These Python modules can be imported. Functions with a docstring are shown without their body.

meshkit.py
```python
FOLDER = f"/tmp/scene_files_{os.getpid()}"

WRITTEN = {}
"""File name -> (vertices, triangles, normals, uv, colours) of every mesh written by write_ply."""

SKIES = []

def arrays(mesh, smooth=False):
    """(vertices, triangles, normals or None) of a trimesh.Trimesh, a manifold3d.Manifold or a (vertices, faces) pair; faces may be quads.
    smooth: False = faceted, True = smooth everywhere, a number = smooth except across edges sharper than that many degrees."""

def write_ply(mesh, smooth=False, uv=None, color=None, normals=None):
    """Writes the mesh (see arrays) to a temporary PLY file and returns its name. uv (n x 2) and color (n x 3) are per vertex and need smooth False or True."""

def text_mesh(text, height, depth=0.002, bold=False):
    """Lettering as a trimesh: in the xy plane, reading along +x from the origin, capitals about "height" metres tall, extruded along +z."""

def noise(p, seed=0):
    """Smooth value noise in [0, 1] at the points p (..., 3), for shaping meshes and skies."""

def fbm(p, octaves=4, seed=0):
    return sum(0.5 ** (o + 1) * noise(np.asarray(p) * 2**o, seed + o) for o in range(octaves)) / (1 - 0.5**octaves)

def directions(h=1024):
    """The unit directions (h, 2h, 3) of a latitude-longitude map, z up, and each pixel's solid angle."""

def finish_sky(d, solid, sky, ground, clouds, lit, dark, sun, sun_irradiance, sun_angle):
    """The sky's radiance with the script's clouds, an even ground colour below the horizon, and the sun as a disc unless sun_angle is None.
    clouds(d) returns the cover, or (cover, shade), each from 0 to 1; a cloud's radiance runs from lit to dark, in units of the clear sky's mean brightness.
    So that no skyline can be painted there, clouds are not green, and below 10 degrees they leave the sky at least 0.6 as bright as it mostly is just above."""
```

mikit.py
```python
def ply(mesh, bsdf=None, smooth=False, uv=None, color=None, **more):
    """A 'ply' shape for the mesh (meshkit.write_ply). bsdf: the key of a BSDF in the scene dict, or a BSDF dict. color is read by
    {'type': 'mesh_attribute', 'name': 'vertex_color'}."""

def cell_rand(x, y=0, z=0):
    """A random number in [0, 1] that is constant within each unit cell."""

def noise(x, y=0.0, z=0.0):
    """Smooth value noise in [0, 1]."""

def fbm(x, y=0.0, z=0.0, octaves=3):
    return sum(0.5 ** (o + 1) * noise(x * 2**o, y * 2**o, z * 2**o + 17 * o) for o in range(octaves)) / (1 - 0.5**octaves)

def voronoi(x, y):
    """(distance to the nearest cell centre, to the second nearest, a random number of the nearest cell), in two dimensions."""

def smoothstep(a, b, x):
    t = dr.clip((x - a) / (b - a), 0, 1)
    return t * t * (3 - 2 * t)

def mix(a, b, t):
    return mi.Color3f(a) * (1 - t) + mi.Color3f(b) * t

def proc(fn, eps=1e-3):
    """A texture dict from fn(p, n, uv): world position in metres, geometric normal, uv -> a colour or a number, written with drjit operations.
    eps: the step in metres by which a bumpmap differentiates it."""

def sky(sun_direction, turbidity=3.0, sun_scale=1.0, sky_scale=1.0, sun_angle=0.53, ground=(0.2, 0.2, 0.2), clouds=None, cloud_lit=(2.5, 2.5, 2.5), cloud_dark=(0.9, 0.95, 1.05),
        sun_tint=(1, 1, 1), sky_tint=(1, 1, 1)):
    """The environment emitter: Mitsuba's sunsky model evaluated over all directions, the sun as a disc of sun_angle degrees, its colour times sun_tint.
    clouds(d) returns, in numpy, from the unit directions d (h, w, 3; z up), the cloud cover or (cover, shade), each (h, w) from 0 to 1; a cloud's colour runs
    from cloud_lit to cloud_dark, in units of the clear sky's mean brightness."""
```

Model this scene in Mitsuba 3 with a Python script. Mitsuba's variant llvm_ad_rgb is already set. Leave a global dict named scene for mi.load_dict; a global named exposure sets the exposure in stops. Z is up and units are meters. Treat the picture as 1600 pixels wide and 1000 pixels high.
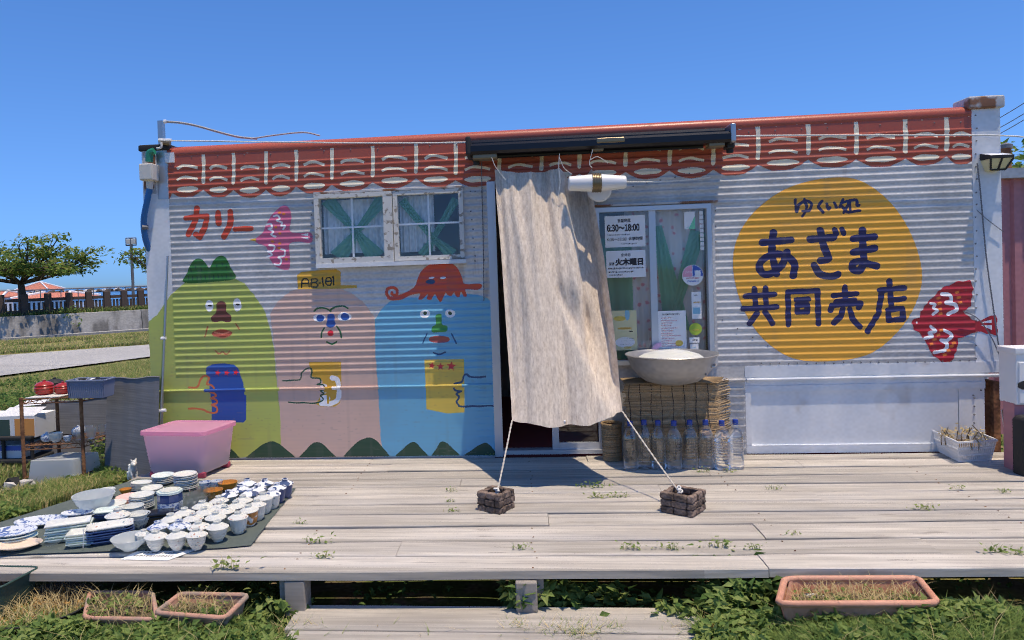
import math, glob, random
import numpy as np, trimesh, shapely, drjit as dr, mitsuba as mi, mikit, meshkit, manifold3d
from shapely.geometry import Polygon, LineString, Point, box as sbox
from shapely import affinity
from shapely.ops import unary_union
from mikit import proc, noise, fbm, voronoi, cell_rand, smoothstep, mix
T = mi.ScalarTransform4f
scene, labels = {'type': 'scene'}, {}
rng = np.random.default_rng(7); random.seed(7)

# ------------------------------------------------------------------ camera, sky, exposure
# world: x along the shop front, y away from the viewer (front wall at y = 0), z up (deck top at z = 0)
FOC, PPX, PPY = 1143.0, -90.25, -44.92
YAW, PITCH, ROLL = -0.0916, -0.0219, -0.0332
EYE = np.array([0, -5.0, 1.2517])
FWD = np.array([math.sin(YAW)*math.cos(PITCH), math.cos(YAW)*math.cos(PITCH), math.sin(PITCH)])
_r = np.array([math.cos(YAW), -math.sin(YAW), 0]); _u = np.cross(_r, FWD)
RIGHT, UP = _r*math.cos(ROLL)+_u*math.sin(ROLL), -_r*math.sin(ROLL)+_u*math.cos(ROLL)
scene['camera'] = {'type': 'perspective', 'fov': 2*math.degrees(math.atan(800/FOC)), 'fov_axis': 'x', 'near_clip': .05, 'far_clip': 9000.,
    'principal_point_offset_x': -PPX/1600, 'principal_point_offset_y': -PPY/1000,
    'to_world': T().look_at(origin=EYE.tolist(), target=(EYE+FWD).tolist(), up=UP.tolist())}
SUN = np.array([.19, -.16, 1.])
scene['sky'] = mikit.sky(SUN.tolist(), turbidity=3.0, sky_tint=(.66, 1.05, 1.62))
exposure = 1.42

def ray(px, py): return FWD+RIGHT*(px-800-PPX)/FOC-UP*(py-500-PPY)/FOC
def atY(px, py, Y=0.): d = ray(px, py); return EYE+d*((Y-EYE[1])/d[1])      # the point of the upright plane y = Y seen there
def atZ(px, py, Z=0.): d = ray(px, py); return EYE+d*((Z-EYE[2])/d[2])      # the point of the level plane z = Z seen there
def atD(px, py, D): return EYE+ray(px, py)*D
def ppm(P): return FOC/((np.asarray(P)-EYE)@FWD)

# ------------------------------------------------------------------ helpers
used = {}
def uniq(k):
    if k not in used: used[k] = 0; return k
    while True:
        used[k] += 1; q = f'{k}_{used[k]:03d}'
        if q not in used: used[q] = 0; return q
def tag(k, label=None, cat=None, group=None, kind=None):
    d = {a: b for a, b in (('label', label), ('category', cat), ('group', group), ('kind', kind)) if b}
    if d: labels[k] = d
    return k
def thing(name, label, cat, group=None): return tag(uniq(name), label, cat, group)
def add(name, mesh, bsdf, label=None, cat=None, group=None, kind=None, smooth=35, parent=None):
    k = uniq(name if parent is None else parent+'__'+name)
    scene[k] = mikit.ply(mesh, bsdf, smooth)
    return tag(k, label, cat, group, kind)
def copy(name, proto, M, parent=None, label=None, cat=None, group=None):
    k = uniq(name if parent is None else parent+'__'+name)
    scene[k] = {**proto, 'to_world': M}
    return tag(k, label, cat, group)
def cat(*m):
    l = []
    for x in m: l += list(x) if isinstance(x, (list, tuple)) else [x]
    return trimesh.util.concatenate(l)
def box(x0, x1, y0, y1, z0, z1):
    b = trimesh.creation.box((abs(x1-x0), abs(y1-y0), abs(z1-z0))); b.apply_translation(((x0+x1)/2, (y0+y1)/2, (z0+z1)/2)); return b
def tm(man):
    m = man.to_mesh(); return trimesh.Trimesh(m.vert_properties[:, :3], m.tri_verts, process=False)
def rbox(x0, x1, y0, y1, z0, z1, r=.01, n=8):
    s = manifold3d.Manifold.sphere(r, n)
    return tm(manifold3d.Manifold.batch_hull([s.translate((x, y, z)) for x in (x0+r, x1-r) for y in (y0+r, y1-r) for z in (z0+r, z1-r)]))
def hull(pts): return trimesh.convex.convex_hull(np.asarray(pts, float))
def move(m, t=(0, 0, 0), rz=0, rx=0, ry=0):
    m = m.copy()
    for a, ax in ((rx, (1, 0, 0)), (ry, (0, 1, 0)), (rz, (0, 0, 1))):
        if a: m.apply_transform(trimesh.transformations.rotation_matrix(a, ax))
    m.apply_translation(t); return m
def tube(pts, r, n=7, caps=True):
    pts = np.asarray(pts, float); N = len(pts); r = np.broadcast_to(r, N)
    t = np.gradient(pts, axis=0); t /= np.linalg.norm(t, axis=1, keepdims=True)+1e-12
    a = np.array([0, 0, 1.]) if abs(t[0, 2]) < .9 else np.array([1., 0, 0]); V = []
    for i in range(N):
        a = a-t[i]*(a@t[i]); a /= np.linalg.norm(a); b = np.cross(t[i], a)
        th = np.arange(n)*2*np.pi/n
        V.append(pts[i]+r[i]*(np.cos(th)[:, None]*a+np.sin(th)[:, None]*b))
    V = np.vstack(V); F = []
    for i in range(N-1):
        for j in range(n):
            k = (j+1) % n; F += [[i*n+j, i*n+k, (i+1)*n+k], [i*n+j, (i+1)*n+k, (i+1)*n+j]]
    if caps:
        V = np.vstack([V, pts[:1], pts[-1:]]); c = len(V)-2
        for j in range(n):
            k = (j+1) % n; F += [[c, k, j], [c+1, (N-1)*n+j, (N-1)*n+k]]
    return trimesh.Trimesh(V, F, process=False)
def lathe(prof, n=28, sx=1., sy=1.):
    p = np.asarray(prof, float); th = np.arange(n)*2*np.pi/n; N = len(p)
    V = np.stack([p[:, :1]*np.cos(th)*sx, p[:, :1]*np.sin(th)*sy, np.repeat(p[:, 1:2], n, 1)], -1).reshape(-1, 3); F = []
    for i in range(N-1):
        for j in range(n):
            k = (j+1) % n
            if p[i+1, 0] > 1e-6 or p[i, 0] > 1e-6:
                if p[i, 0] > 1e-6: F.append([i*n+j, i*n+k, (i+1)*n+k])
                if p[i+1, 0] > 1e-6: F.append([i*n+j, (i+1)*n+k, (i+1)*n+j])
    return trimesh.Trimesh(V, F, process=False)
def arcpts(p, n=8):
    """a smooth open curve through the points"""
    p = np.asarray(p, float); q = np.vstack([2*p[0]-p[1], p, 2*p[-1]-p[-2]]); out = []
    for i in range(len(p)-1):
        a, b, c, d = q[i:i+4]
        for t in np.arange(n)/n: out.append(.5*(2*b+(c-a)*t+(2*a-5*b+4*c-d)*t*t+(3*b-a-3*c+d)*t**3))
    return np.array(out+[p[-1]])
def sagline(a, b, sag, n=14):
    a, b = np.asarray(a, float), np.asarray(b, float); t = np.linspace(0, 1, n)[:, None]
    return a+(b-a)*t-np.array([0, 0, sag])*4*t*(1-t)

# ------------------------------------------------------------------ materials
def lin(c): c = np.asarray(c, float)/255; return np.where(c < .04045, c/12.92, ((c+.055)/1.055)**2.4)
def srgb(r, g, b, k=1.): return np.clip(lin((r, g, b))*k, 0, .9).tolist()
def rgb(c): return {'type': 'rgb', 'value': [float(x) for x in c]}
def mat(name, color, rough=.5, metal=0., spec=.5, two=True, bump=None, bscale=1., **kw):
    b = {'type': 'principled', 'base_color': color if isinstance(color, dict) else rgb(color), 'roughness': rough, 'metallic': metal, 'specular': spec, **kw}
    if bump is not None: b = {'type': 'bumpmap', 'arbitrary': bump, 'scale': bscale, 'bsdf': b}
    scene[name] = {'type': 'twosided', 'bsdf': b} if two else b
    return name
def f_grime(p, n, uv):   # dust and scuffs on old paint
    a = fbm(p.x*3.1+p.y, p.y*2, p.z*1.7, 4); b = noise(p.x*55, p.y*20, p.z*55); c = noise(p.x*26, p.y*9, p.z*1.6)
    chip = smoothstep(.80, .86, noise(p.x*34, p.y*9, p.z*70))*smoothstep(.5, .7, fbm(p.x*4+5, p.y, p.z*4, 3))
    br = noise(p.x*5+noise(p.z*3)*2, p.y*5, p.z*85)
    return dr.minimum(.02+.20*br+.38*smoothstep(.5, .78, a)*(.5+.5*b)+.28*smoothstep(.66, .92, c)+.5*chip, 1)
GRIME = proc(f_grime)
def paint(name, color, rough=.42, k=1.):
    c = [x*k for x in color]
    scene[name] = {'type': 'twosided', 'bsdf': {'type': 'blendbsdf', 'weight': GRIME,
        'a': {'type': 'principled', 'base_color': rgb(c), 'roughness': rough, 'specular': .5},
        'b': {'type': 'principled', 'base_color': rgb(np.array(c)*.62+np.array([.085, .08, .07])), 'roughness': .7, 'specular': .3}}}
    return name
def f_bare(p, n, uv):    # grey painted metal, streaked and chalky
    s = fbm(p.x*11, 0, p.z*2.2, 4); d = noise(p.x*80, p.y*10, p.z*80); w = fbm(p.x*1.3, p.y, p.z*1.1, 3)
    r = smoothstep(.66, .80, fbm(p.x*17, p.y, p.z*1.5+4, 4))*smoothstep(.45, .7, w)
    return mix(mix((.50, .485, .465), (.66, .64, .61), smoothstep(.3, .75, s*.5+w*.5))*(.86+.2*d), (.33, .24, .17), .5*r)
mat('grey_wall', proc(f_bare), .44, .1, .5)
def f_white(p, n, uv):
    s = fbm(p.x*9, p.y*6, p.z*1.6, 4); d = noise(p.x*60, p.y*60, p.z*60); r = smoothstep(.7, .86, fbm(p.x*5, p.y*5, p.z*3+9, 4))
    return mix(mix((.66, .69, .72), (.78, .79, .79), smoothstep(.25, .7, s))*(.92+.1*d), (.40, .33, .25), r*.55)
mat('white_paint', proc(f_white), .45)
def f_peel(p, n, uv):
    a = fbm(p.x*38, p.y*30, p.z*38, 4)
    return mix((.62, .61, .57), (.30, .26, .21), smoothstep(.55, .68, a))
mat('peeling_white', proc(f_peel), .7)
def f_rust(p, n, uv):
    a = fbm(p.x*14, p.y*14, p.z*9, 4); b = noise(p.x*70, p.y*70, p.z*70)
    return mix((.13, .055, .028), (.30, .14, .06), smoothstep(.3, .75, a))*(.6+.7*b)
mat('rust', proc(f_rust), .85, bump=proc(lambda p, n, uv: fbm(p.x*60, p.y*60, p.z*60, 3)), bscale=.004)
def f_rustspots(p, n, uv):
    a = fbm(p.x*9, p.y*9, p.z*9, 4)
    return mix((.46, .46, .46), (.22, .10, .05), smoothstep(.44, .56, a))
mat('rusty_white', proc(f_rustspots), .6)
# weathered decking: grain runs along x, every board has its own tone
def f_wood(p, n, uv):
    row = dr.floor(p.y*5.75+p.x*.02+100); o = cell_rand(row, 3, 5); s = o*37
    g = fbm(p.x*2.6+s, p.y*40+s+.5*noise(p.x*3), p.z*40, 4); h = noise(p.x*5+s*3, p.y*200, p.z*90); w = fbm(p.x*.9+s, p.y*5, 3+s, 3)
    k = smoothstep(.70, .82, fbm(p.x*5.5+s*2, p.y*34, 1+s, 3))
    c = mix((.375, .343, .292), (.50, .462, .402), smoothstep(.25, .75, g))
    st = smoothstep(.52, .70, fbm(p.x*1.7+s, p.y*7, 8+s, 4))
    c = mix(c, mi.Color3f(.36, .345, .33), .55*smoothstep(.45, .75, w)); c = mix(c, mi.Color3f(.25, .225, .20), .26*st)*(.76+.44*o)*(.88+.21*h)
    c = mix(c, mi.Color3f(.20, .17, .14), .6*k)
    crack = smoothstep(.84, .90, noise(p.x*1.1+s*5, p.y*90+s, 2))
    return mix(c, mi.Color3f(.26, .235, .21), .35*crack)
BW = proc(lambda p, n, uv: fbm(p.x*2.2+9, p.y*75, p.z*40, 4)+.35*noise(p.x*7, p.y*260, p.z*90), eps=2e-3)
mat('deck_wood', proc(f_wood), .82, spec=.25, bump=BW, bscale=.0016)
def f_wood2(p, n, uv):
    g = fbm(p.x*4, p.y*60, p.z*60, 4)
    return mix((.20, .175, .15), (.36, .33, .29), g)
mat('old_timber', proc(f_wood2), .85)
def f_ground(p, n, uv):
    a = fbm(p.x*.55, p.y*.55, 0, 4); b = fbm(p.x*7, p.y*7, 2, 3); c = noise(p.x*60, p.y*60)
    g = mix((.09, .11, .035), (.22, .20, .075), smoothstep(.35, .7, a*.6+b*.4))
    return mix(g, (.17, .13, .085), smoothstep(.55, .75, b))*(.7+.5*c)
mat('ground_soil', proc(f_ground), .95, spec=.1)
def f_road(p, n, uv):
    a = fbm(p.x*.8, p.y*.8, 0, 4); c = noise(p.x*40, p.y*40); k = smoothstep(.03, .0, dr.abs(noise(p.x*.35+4, p.y*.35)-.5))
    return mix((.23, .23, .225), (.33, .325, .315), a)*(.85+.25*c)*(1-.35*k)
mat('road_concrete', proc(f_road), .9, spec=.2)
def f_conc(p, n, uv):
    a = fbm(p.x*1.3, p.y*1.3, p.z*1.6, 4); st = fbm((p.x+p.y)*2.6, 0, p.z*.9, 4); c = noise(p.x*25, p.y*25, p.z*25)
    return mix((.38, .37, .35), (.16, .155, .145), smoothstep(.44, .66, st*.65+a*.35))*(.8+.35*c)
mat('old_concrete', proc(f_conc), .9, spec=.2)
def f_cloth(p, n, uv):
    st = noise(p.x*130+noise(p.z*9)*1.2, 0, p.z*34); wv = noise(p.x*330, p.y*60, p.z*90); b = fbm(p.x*5, p.y*3, p.z*4, 3); w2 = noise(p.x*170+5, 0, p.z*15)
    return mix((.42, .345, .27), (.80, .71, .60), dr.clip(1.15*(.36*st+.36*wv+.28*w2)-.07, 0, 1))*(.97+.06*b)
mat('linen', proc(f_cloth), .95, spec=.1, bump=proc(lambda p, n, uv: noise(p.x*90, 0, p.z*3)+.4*noise(p.x*190, 0, p.z*30), eps=1.5e-3), bscale=.003)
def f_reed(p, n, uv):
    a = cell_rand(dr.floor(p.z*170+noise(p.x*2.2)*3), 2); b = noise(p.x*9, p.y*9, p.z*170)
    return mix((.20, .13, .065), (.52, .38, .22), dr.clip(a*.65+b*.45, 0, 1))
mat('reed', proc(f_reed), .8, bump=proc(lambda p, n, uv: dr.abs(dr.sin((p.z*170+noise(p.x*2.2)*3)*3.1416))), bscale=.003)
def f_brick(p, n, uv):
    a = fbm(p.x*22, p.y*22, p.z*22, 4); b = noise(p.x*120, p.y*120, p.z*120)
    return mix((.10, .075, .06), (.27, .20, .16), smoothstep(.3, .75, a))*(.55+.8*b)
mat('dark_stone', proc(f_brick), .95, spec=.2, bump=proc(lambda p, n, uv: fbm(p.x*55, p.y*55, p.z*55, 4)), bscale=.008)
def f_terra(p, n, uv):
    a = fbm(p.x*8, p.y*8, p.z*8, 4); b = noise(p.x*70, p.y*70, p.z*70)
    return mix((.55, .235, .135), (.64, .34, .23), a)*(.85+.22*b)
mat('terracotta_plastic', proc(f_terra), .55)
def f_basin(p, n, uv):
    a = fbm(p.x*6, p.y*6, p.z*14, 4); b = noise(p.x*45, p.y*45, p.z*45)
    return mix((.37, .355, .34), (.52, .50, .475), a)*(.88+.2*b)
mat('basin_metal', proc(f_basin), .42, .55)
def f_board(p, n, uv):
    a = noise(p.x*6, p.y*6, p.z*140); b = fbm(p.x*2.5, p.y*2.5, p.z*2.5, 3)
    return mix((.10, .10, .105), (.22, .22, .225), dr.clip(a*.6+b*.55-.05, 0, 1))
mat('grey_plastic', proc(f_board), .8)
# leaves
LEAF = 1.95
def leafmat(name, c, k=1.):
    scene[name] = {'type': 'principledthin', 'base_color': rgb(np.array(c)*k*LEAF), 'roughness': .5, 'diff_trans': .8, 'spec_trans': 0.}
    return name
for i, c in enumerate([(.085, .130, .038), (.130, .175, .052), (.055, .10, .03), (.165, .20, .065), (.20, .19, .08)]): leafmat(f'leaf_{i}', c)
leafmat('straw', (.36, .29, .15)); leafmat('brown_leaf', (.33, .20, .07)); leafmat('tree_leaf', (.075, .12, .03)); leafmat('tree_leaf_light', (.17, .19, .05))
mat('old_planter', proc(lambda p, n, uv: mix((.50, .27, .19), (.30, .235, .185), smoothstep(.35, .65, fbm(p.x*16, p.y*16, p.z*16, 4)))), .8); mat('bark', (.10, .075, .055), .9); mat('stem', (.16, .12, .07), .9)
# plain ones
mat('aluminium', (.55, .57, .60), .38, .5); mat('white_plastic', (.74, .74, .73), .4); mat('cream_plastic', (.60, .58, .52), .5)
mat('steel', (.45, .45, .45), .35, .9); mat('black_gloss', (.010, .010, .013), .22, spec=.3); mat('black_matte', (.02, .02, .02), .7)
mat('bronze', (.22, .17, .10), .35, .6); mat('cable_grey', (.36, .35, .34), .6); mat('rope', (.55, .50, .42), .9); mat('wire_white', (.70, .68, .62), .5); mat('wire_grey', (.16, .16, .17), .5)
mat('green_plastic', (.02, .20, .12), .4); mat('blue_pipe', (.015, .13, .33), .35); mat('interior', (.34, .30, .26), .9); mat('dark_red', (.24, .05, .045), .9)
mat('navy_cap', (.02, .05, .30), .4); mat('red_lacquer', (.36, .03, .022), .25); mat('blue_grey', (.16, .19, .28), .5); mat('cardboard_white', (.66, .66, .65), .7)
mat('orange_print', (.62, .27, .07), .7); mat('tarp_dark', (.085, .105, .095), .85); mat('paper', (.78, .78, .77), .8); mat('ink', (.03, .03, .035), .8); mat('red_ink', (.45, .09, .10), .8)
mat('pale_green', (.20, .60, .36), .6); mat('yellow_paper', (.66, .62, .36), .8); mat('pink_ink', (.72, .34, .42), .5); mat('blue_ink', (.05, .11, .42), .5); mat('teal_ink', (.25, .48, .60), .6)
mat('lime', (.36, .48, .05), .6); mat('purple', (.32, .22, .42), .6); mat('soil', (.10, .07, .045), .95); mat('porcelain', (.64, .645, .585), .12, spec=.6)
mat('celadon', (.62, .70, .64), .15, spec=.6); mat('cobalt', (.045, .075, .20), .15, spec=.6); mat('amber', (.52, .22, .025), .2); mat('beige_ware', (.70, .56, .43), .4)
mat('black_lacquer', (.012, .012, .014), .12); mat('pink_ware', (.80, .50, .44), .3); mat('grey_stone', (.50, .48, .45), .9); mat('green_dark', (.035, .07, .055), .5)
scene['lid_pink'] = {'type': 'principledthin', 'base_color': rgb((.93, .50, .66)), 'roughness': .35, 'spec_trans': .0, 'diff_trans': 1.1, 'eta': 1.4}; mat('caster', (.36, .05, .09), .5); mat('grey_goods', (.15, .17, .19), .9)
scene['tub_plastic'] = {'type': 'principledthin', 'base_color': rgb((.96, .80, .86)), 'roughness': .35, 'spec_trans': .22, 'diff_trans': 1.1, 'eta': 1.3}
scene['clear_tub'] = {'type': 'principledthin', 'base_color': rgb((.80, .84, .84)), 'roughness': .3, 'spec_trans': .25, 'diff_trans': .9, 'eta': 1.3}
scene['pane_glass'] = {'type': 'thindielectric', 'int_ior': 1.5}
scene['glass_ware'] = {'type': 'thindielectric', 'int_ior': 1.6}
scene['water'] = {'type': 'dielectric', 'int_ior': 1.33}
scene['lace'] = {'type': 'twosided', 'bsdf': {'type': 'diffuse', 'reflectance': proc(lambda p, n, uv: mix((.42, .46, .48), (.74, .77, .78), noise(p.x*70+noise(p.z*8)*3, 0, p.z*40)*.6+.4*noise(p.x*16, 0, p.z*2)))}}
scene['green_cloth'] = {'type': 'principledthin', 'base_color': rgb((.20, .50, .31)), 'roughness': .8, 'spec_trans': .22, 'diff_trans': .8}
def f_floral(p, n, uv):
    d, e, w = voronoi(p.x*17, p.z*17)
    return mix((.55, .52, .50), (.58, .20, .24), smoothstep(.42, .2, d+.25*noise(p.x*60, 0, p.z*60))*smoothstep(.3, .5, w))
mat('floral_cloth', proc(f_floral), .9)
def f_blueware(p, n, uv):
    a = noise(p.x*120, p.y*120, p.z*120); b = noise(p.x*40+7, p.y*40, p.z*40)
    return mix((.64, .67, .68), (.12, .17, .34), smoothstep(.54, .66, a*.6+b*.4))
mat('blue_pattern', proc(f_blueware), .15, spec=.6)
def f_flower(p, n, uv):
    a = smoothstep(.80, .86, noise(p.x*95, p.y*95, p.z*95)); b = smoothstep(.83, .88, noise(p.x*110+9, p.y*110, p.z*110))
    return mix(mix((.65, .65, .59), (.22, .30, .34), a), (.46, .24, .17), b)
mat('flower_ware', proc(f_flower), .14, spec=.6)

# ================================================================== THE SETTING
GZ = -.12
def ground_h(x, y):
    p = np.stack([x, y, 0*x], -1)
    s = lambda a, b, v: np.clip((v-a)/(b-a), 0, 1)
    under = s(-2.75, -2.5, x)*s(3.8, 3.5, x)*s(.1, -.1, y)
    return GZ+.035*(meshkit.fbm(p*1.3, 3)-.5)-.02-.16*under+(.09+.07*np.maximum(s(.75, 1.0, x), .45*s(-1.0, -1.3, x)))*under*s(-1.8, -2.1, y)
# ground: one sheet, finer near the shop, out to the sea wall
gx = np.concatenate([np.linspace(-60, -6, 24), np.linspace(-5.5, 5.5, 56), np.linspace(6, 60, 16)])
gy = np.concatenate([np.linspace(-12, -5, 8), np.linspace(-4.5, 3, 40), np.linspace(3.5, 30, 30)])
def grid(gx, gy, hf):
    X, Y = np.meshgrid(gx, gy); V = np.stack([X, Y, hf(X, Y)], -1).reshape(-1, 3); n, m = len(gy), len(gx)
    i, j = np.meshgrid(np.arange(n-1), np.arange(m-1), indexing='ij'); a = (i*m+j).ravel()
    return trimesh.Trimesh(V, np.vstack([np.stack([a, a+1, a+m+1], 1), np.stack([a, a+m+1, a+m], 1)]), process=False)
add('ground', grid(gx, gy, ground_h), 'ground_soil', 'weedy ground round the deck', kind='structure', smooth=True)
far = trimesh.Trimesh([[-6000, 29, -.5], [6000, 29, -.5], [6000, 60, -3], [-6000, 60, -3]], [[0, 1, 2], [0, 2, 3]], process=False)
add('shore', far, 'ground_soil', 'shore sloping to the water', kind='structure', smooth=False)
def f_sea(p, n, uv): return mix((.012, .06, .16), (.02, .09, .21), fbm(p.x*.05, p.y*.02, 0, 3))
mat('sea_water', proc(f_sea), .22, spec=.5, bump=proc(lambda p, n, uv: fbm(p.x*.5, p.y*.25, 0, 3), eps=.05), bscale=.12)
add('sea', trimesh.Trimesh([[-9000, 55, -2.8], [9000, 55, -2.8], [9000, 8000, -2.8], [-9000, 8000, -2.8]], [[0, 1, 2], [0, 2, 3]], process=False), 'sea_water', 'blue sea to the horizon', kind='structure', smooth=False)
# the lane behind the shop (edges surveyed on the ground)
e0, e1 = atZ(0, 556, GZ), atZ(235, 539, GZ); n0, n1 = atZ(0, 588, GZ), atZ(235, 558, GZ)
df, dn = e1-e0, n1-n0
L = [e0-df*3, e0, e1, e1+df*6]; R_ = [n0-dn*3, n0, n1, n1+dn*12]
V = []
for a, b in zip(R_, L):
    for t in (0, .5, 1): q = a+(b-a)*t; V.append([q[0], q[1], GZ+.012])
F = []
for i in range(3):
    for j in range(2): a = i*3+j; F += [[a, a+3, a+4], [a, a+4, a+1]]
add('road', trimesh.Trimesh(V, F, process=False), 'road_concrete', 'pale concrete lane', kind='structure', smooth=False)
# sea wall along the lane, battered face, with the balustrade on it
b0, b1 = atZ(0, 531, GZ), atZ(235, 515, GZ); u = (b1-b0)/np.linalg.norm(b1-b0); nrm = np.array([-u[1], u[0], 0])
if nrm[0] > 0 and nrm[1] < 0: nrm = -nrm
WA, WB = b0-u*14, b1+u*22; WH = .62
def along(s, off=0., z=0.): q = WA+u*s+nrm*off; return np.array([q[0], q[1], z])
LW = np.linalg.norm(WB-WA)
pr = [(0, GZ-.1), (.16, GZ+WH), (.42, GZ+WH), (.42, GZ-.1)]
t = thing('retaining_wall', 'stained grey concrete retaining wall below the sea fence', 'wall')
nseg = 9
for i in range(nseg):
    s0, s1 = LW*i/nseg+.008, LW*(i+1)/nseg-.008
    add('panel', hull([along(s, o, z) for s in (s0, s1) for o, z in pr]), 'old_concrete', parent=t, smooth=False)
add('kerb', hull([along(s, o, z) for s in (0, LW) for o, z in ((-.35, GZ-.1), (-.35, GZ+.05), (-.02, GZ+.05), (-.02, GZ-.1))]), 'road_concrete', 'low kerb in front of the sea wall', kind='structure', smooth=False)
bank = trimesh.Trimesh([along(0, .42, GZ+WH-.02), along(LW, .42, GZ+WH-.02), along(LW, 9, GZ+WH-.05), along(0, 9, GZ+WH-.05), along(0, 16, -3.2), along(LW, 16, -3.2)], [[0, 1, 2], [0, 2, 3], [3, 2, 5], [3, 5, 4]], process=False)
add('bank', bank, 'ground_soil', 'grassy top of the sea wall', kind='structure', smooth=False)
def on_line(px, off, z):   # where the sight line over a post meets the fence line
    d = ray(px, 470); q = WA+nrm*off
    A = np.array([[u[0], -d[0]], [u[1], -d[1]]]); s, _ = np.linalg.solve(A, (EYE-q)[:2]); return s
FZ = GZ+WH
fence = thing('balustrade', 'brown post and baluster fence on top of the sea wall', 'fence')
mat('fence_brown', (.085, .062, .052), .9)
ps = [on_line(x, .75, 0) for x in (-40, 1, 38, 75, 108, 139, 167, 194, 220, 245)]
for a in ps: c = along(a, .75, 0); add('post', move(rbox(-.09, .09, -.09, .09, FZ-.05, FZ+.62, .02), (c[0], c[1], 0), math.atan2(u[1], u[0])), 'fence_brown', parent=fence)
for a, b in zip(ps, ps[1:]):
    add('rail', hull([along(s, .75+o, FZ+.44+z) for s in (a+.11, b-.11) for o in (-.05, .05) for z in (-.045, .045)]), 'fence_brown', parent=fence, smooth=False)
    add('lower_rail', hull([along(s, .75+o, FZ+.1+z) for s in (a+.11, b-.11) for o in (-.05, .05) for z in (-.04, .04)]), 'fence_brown', parent=fence, smooth=False)
    for s in np.linspace(a, b, 6)[1:-1]: add('baluster', hull([along(s+o, .75+q, z) for o in (-.028, .028) for q in (-.03, .03) for z in (FZ+.14, FZ+.36)]), 'fence_brown', parent=fence, smooth=False)

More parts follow.
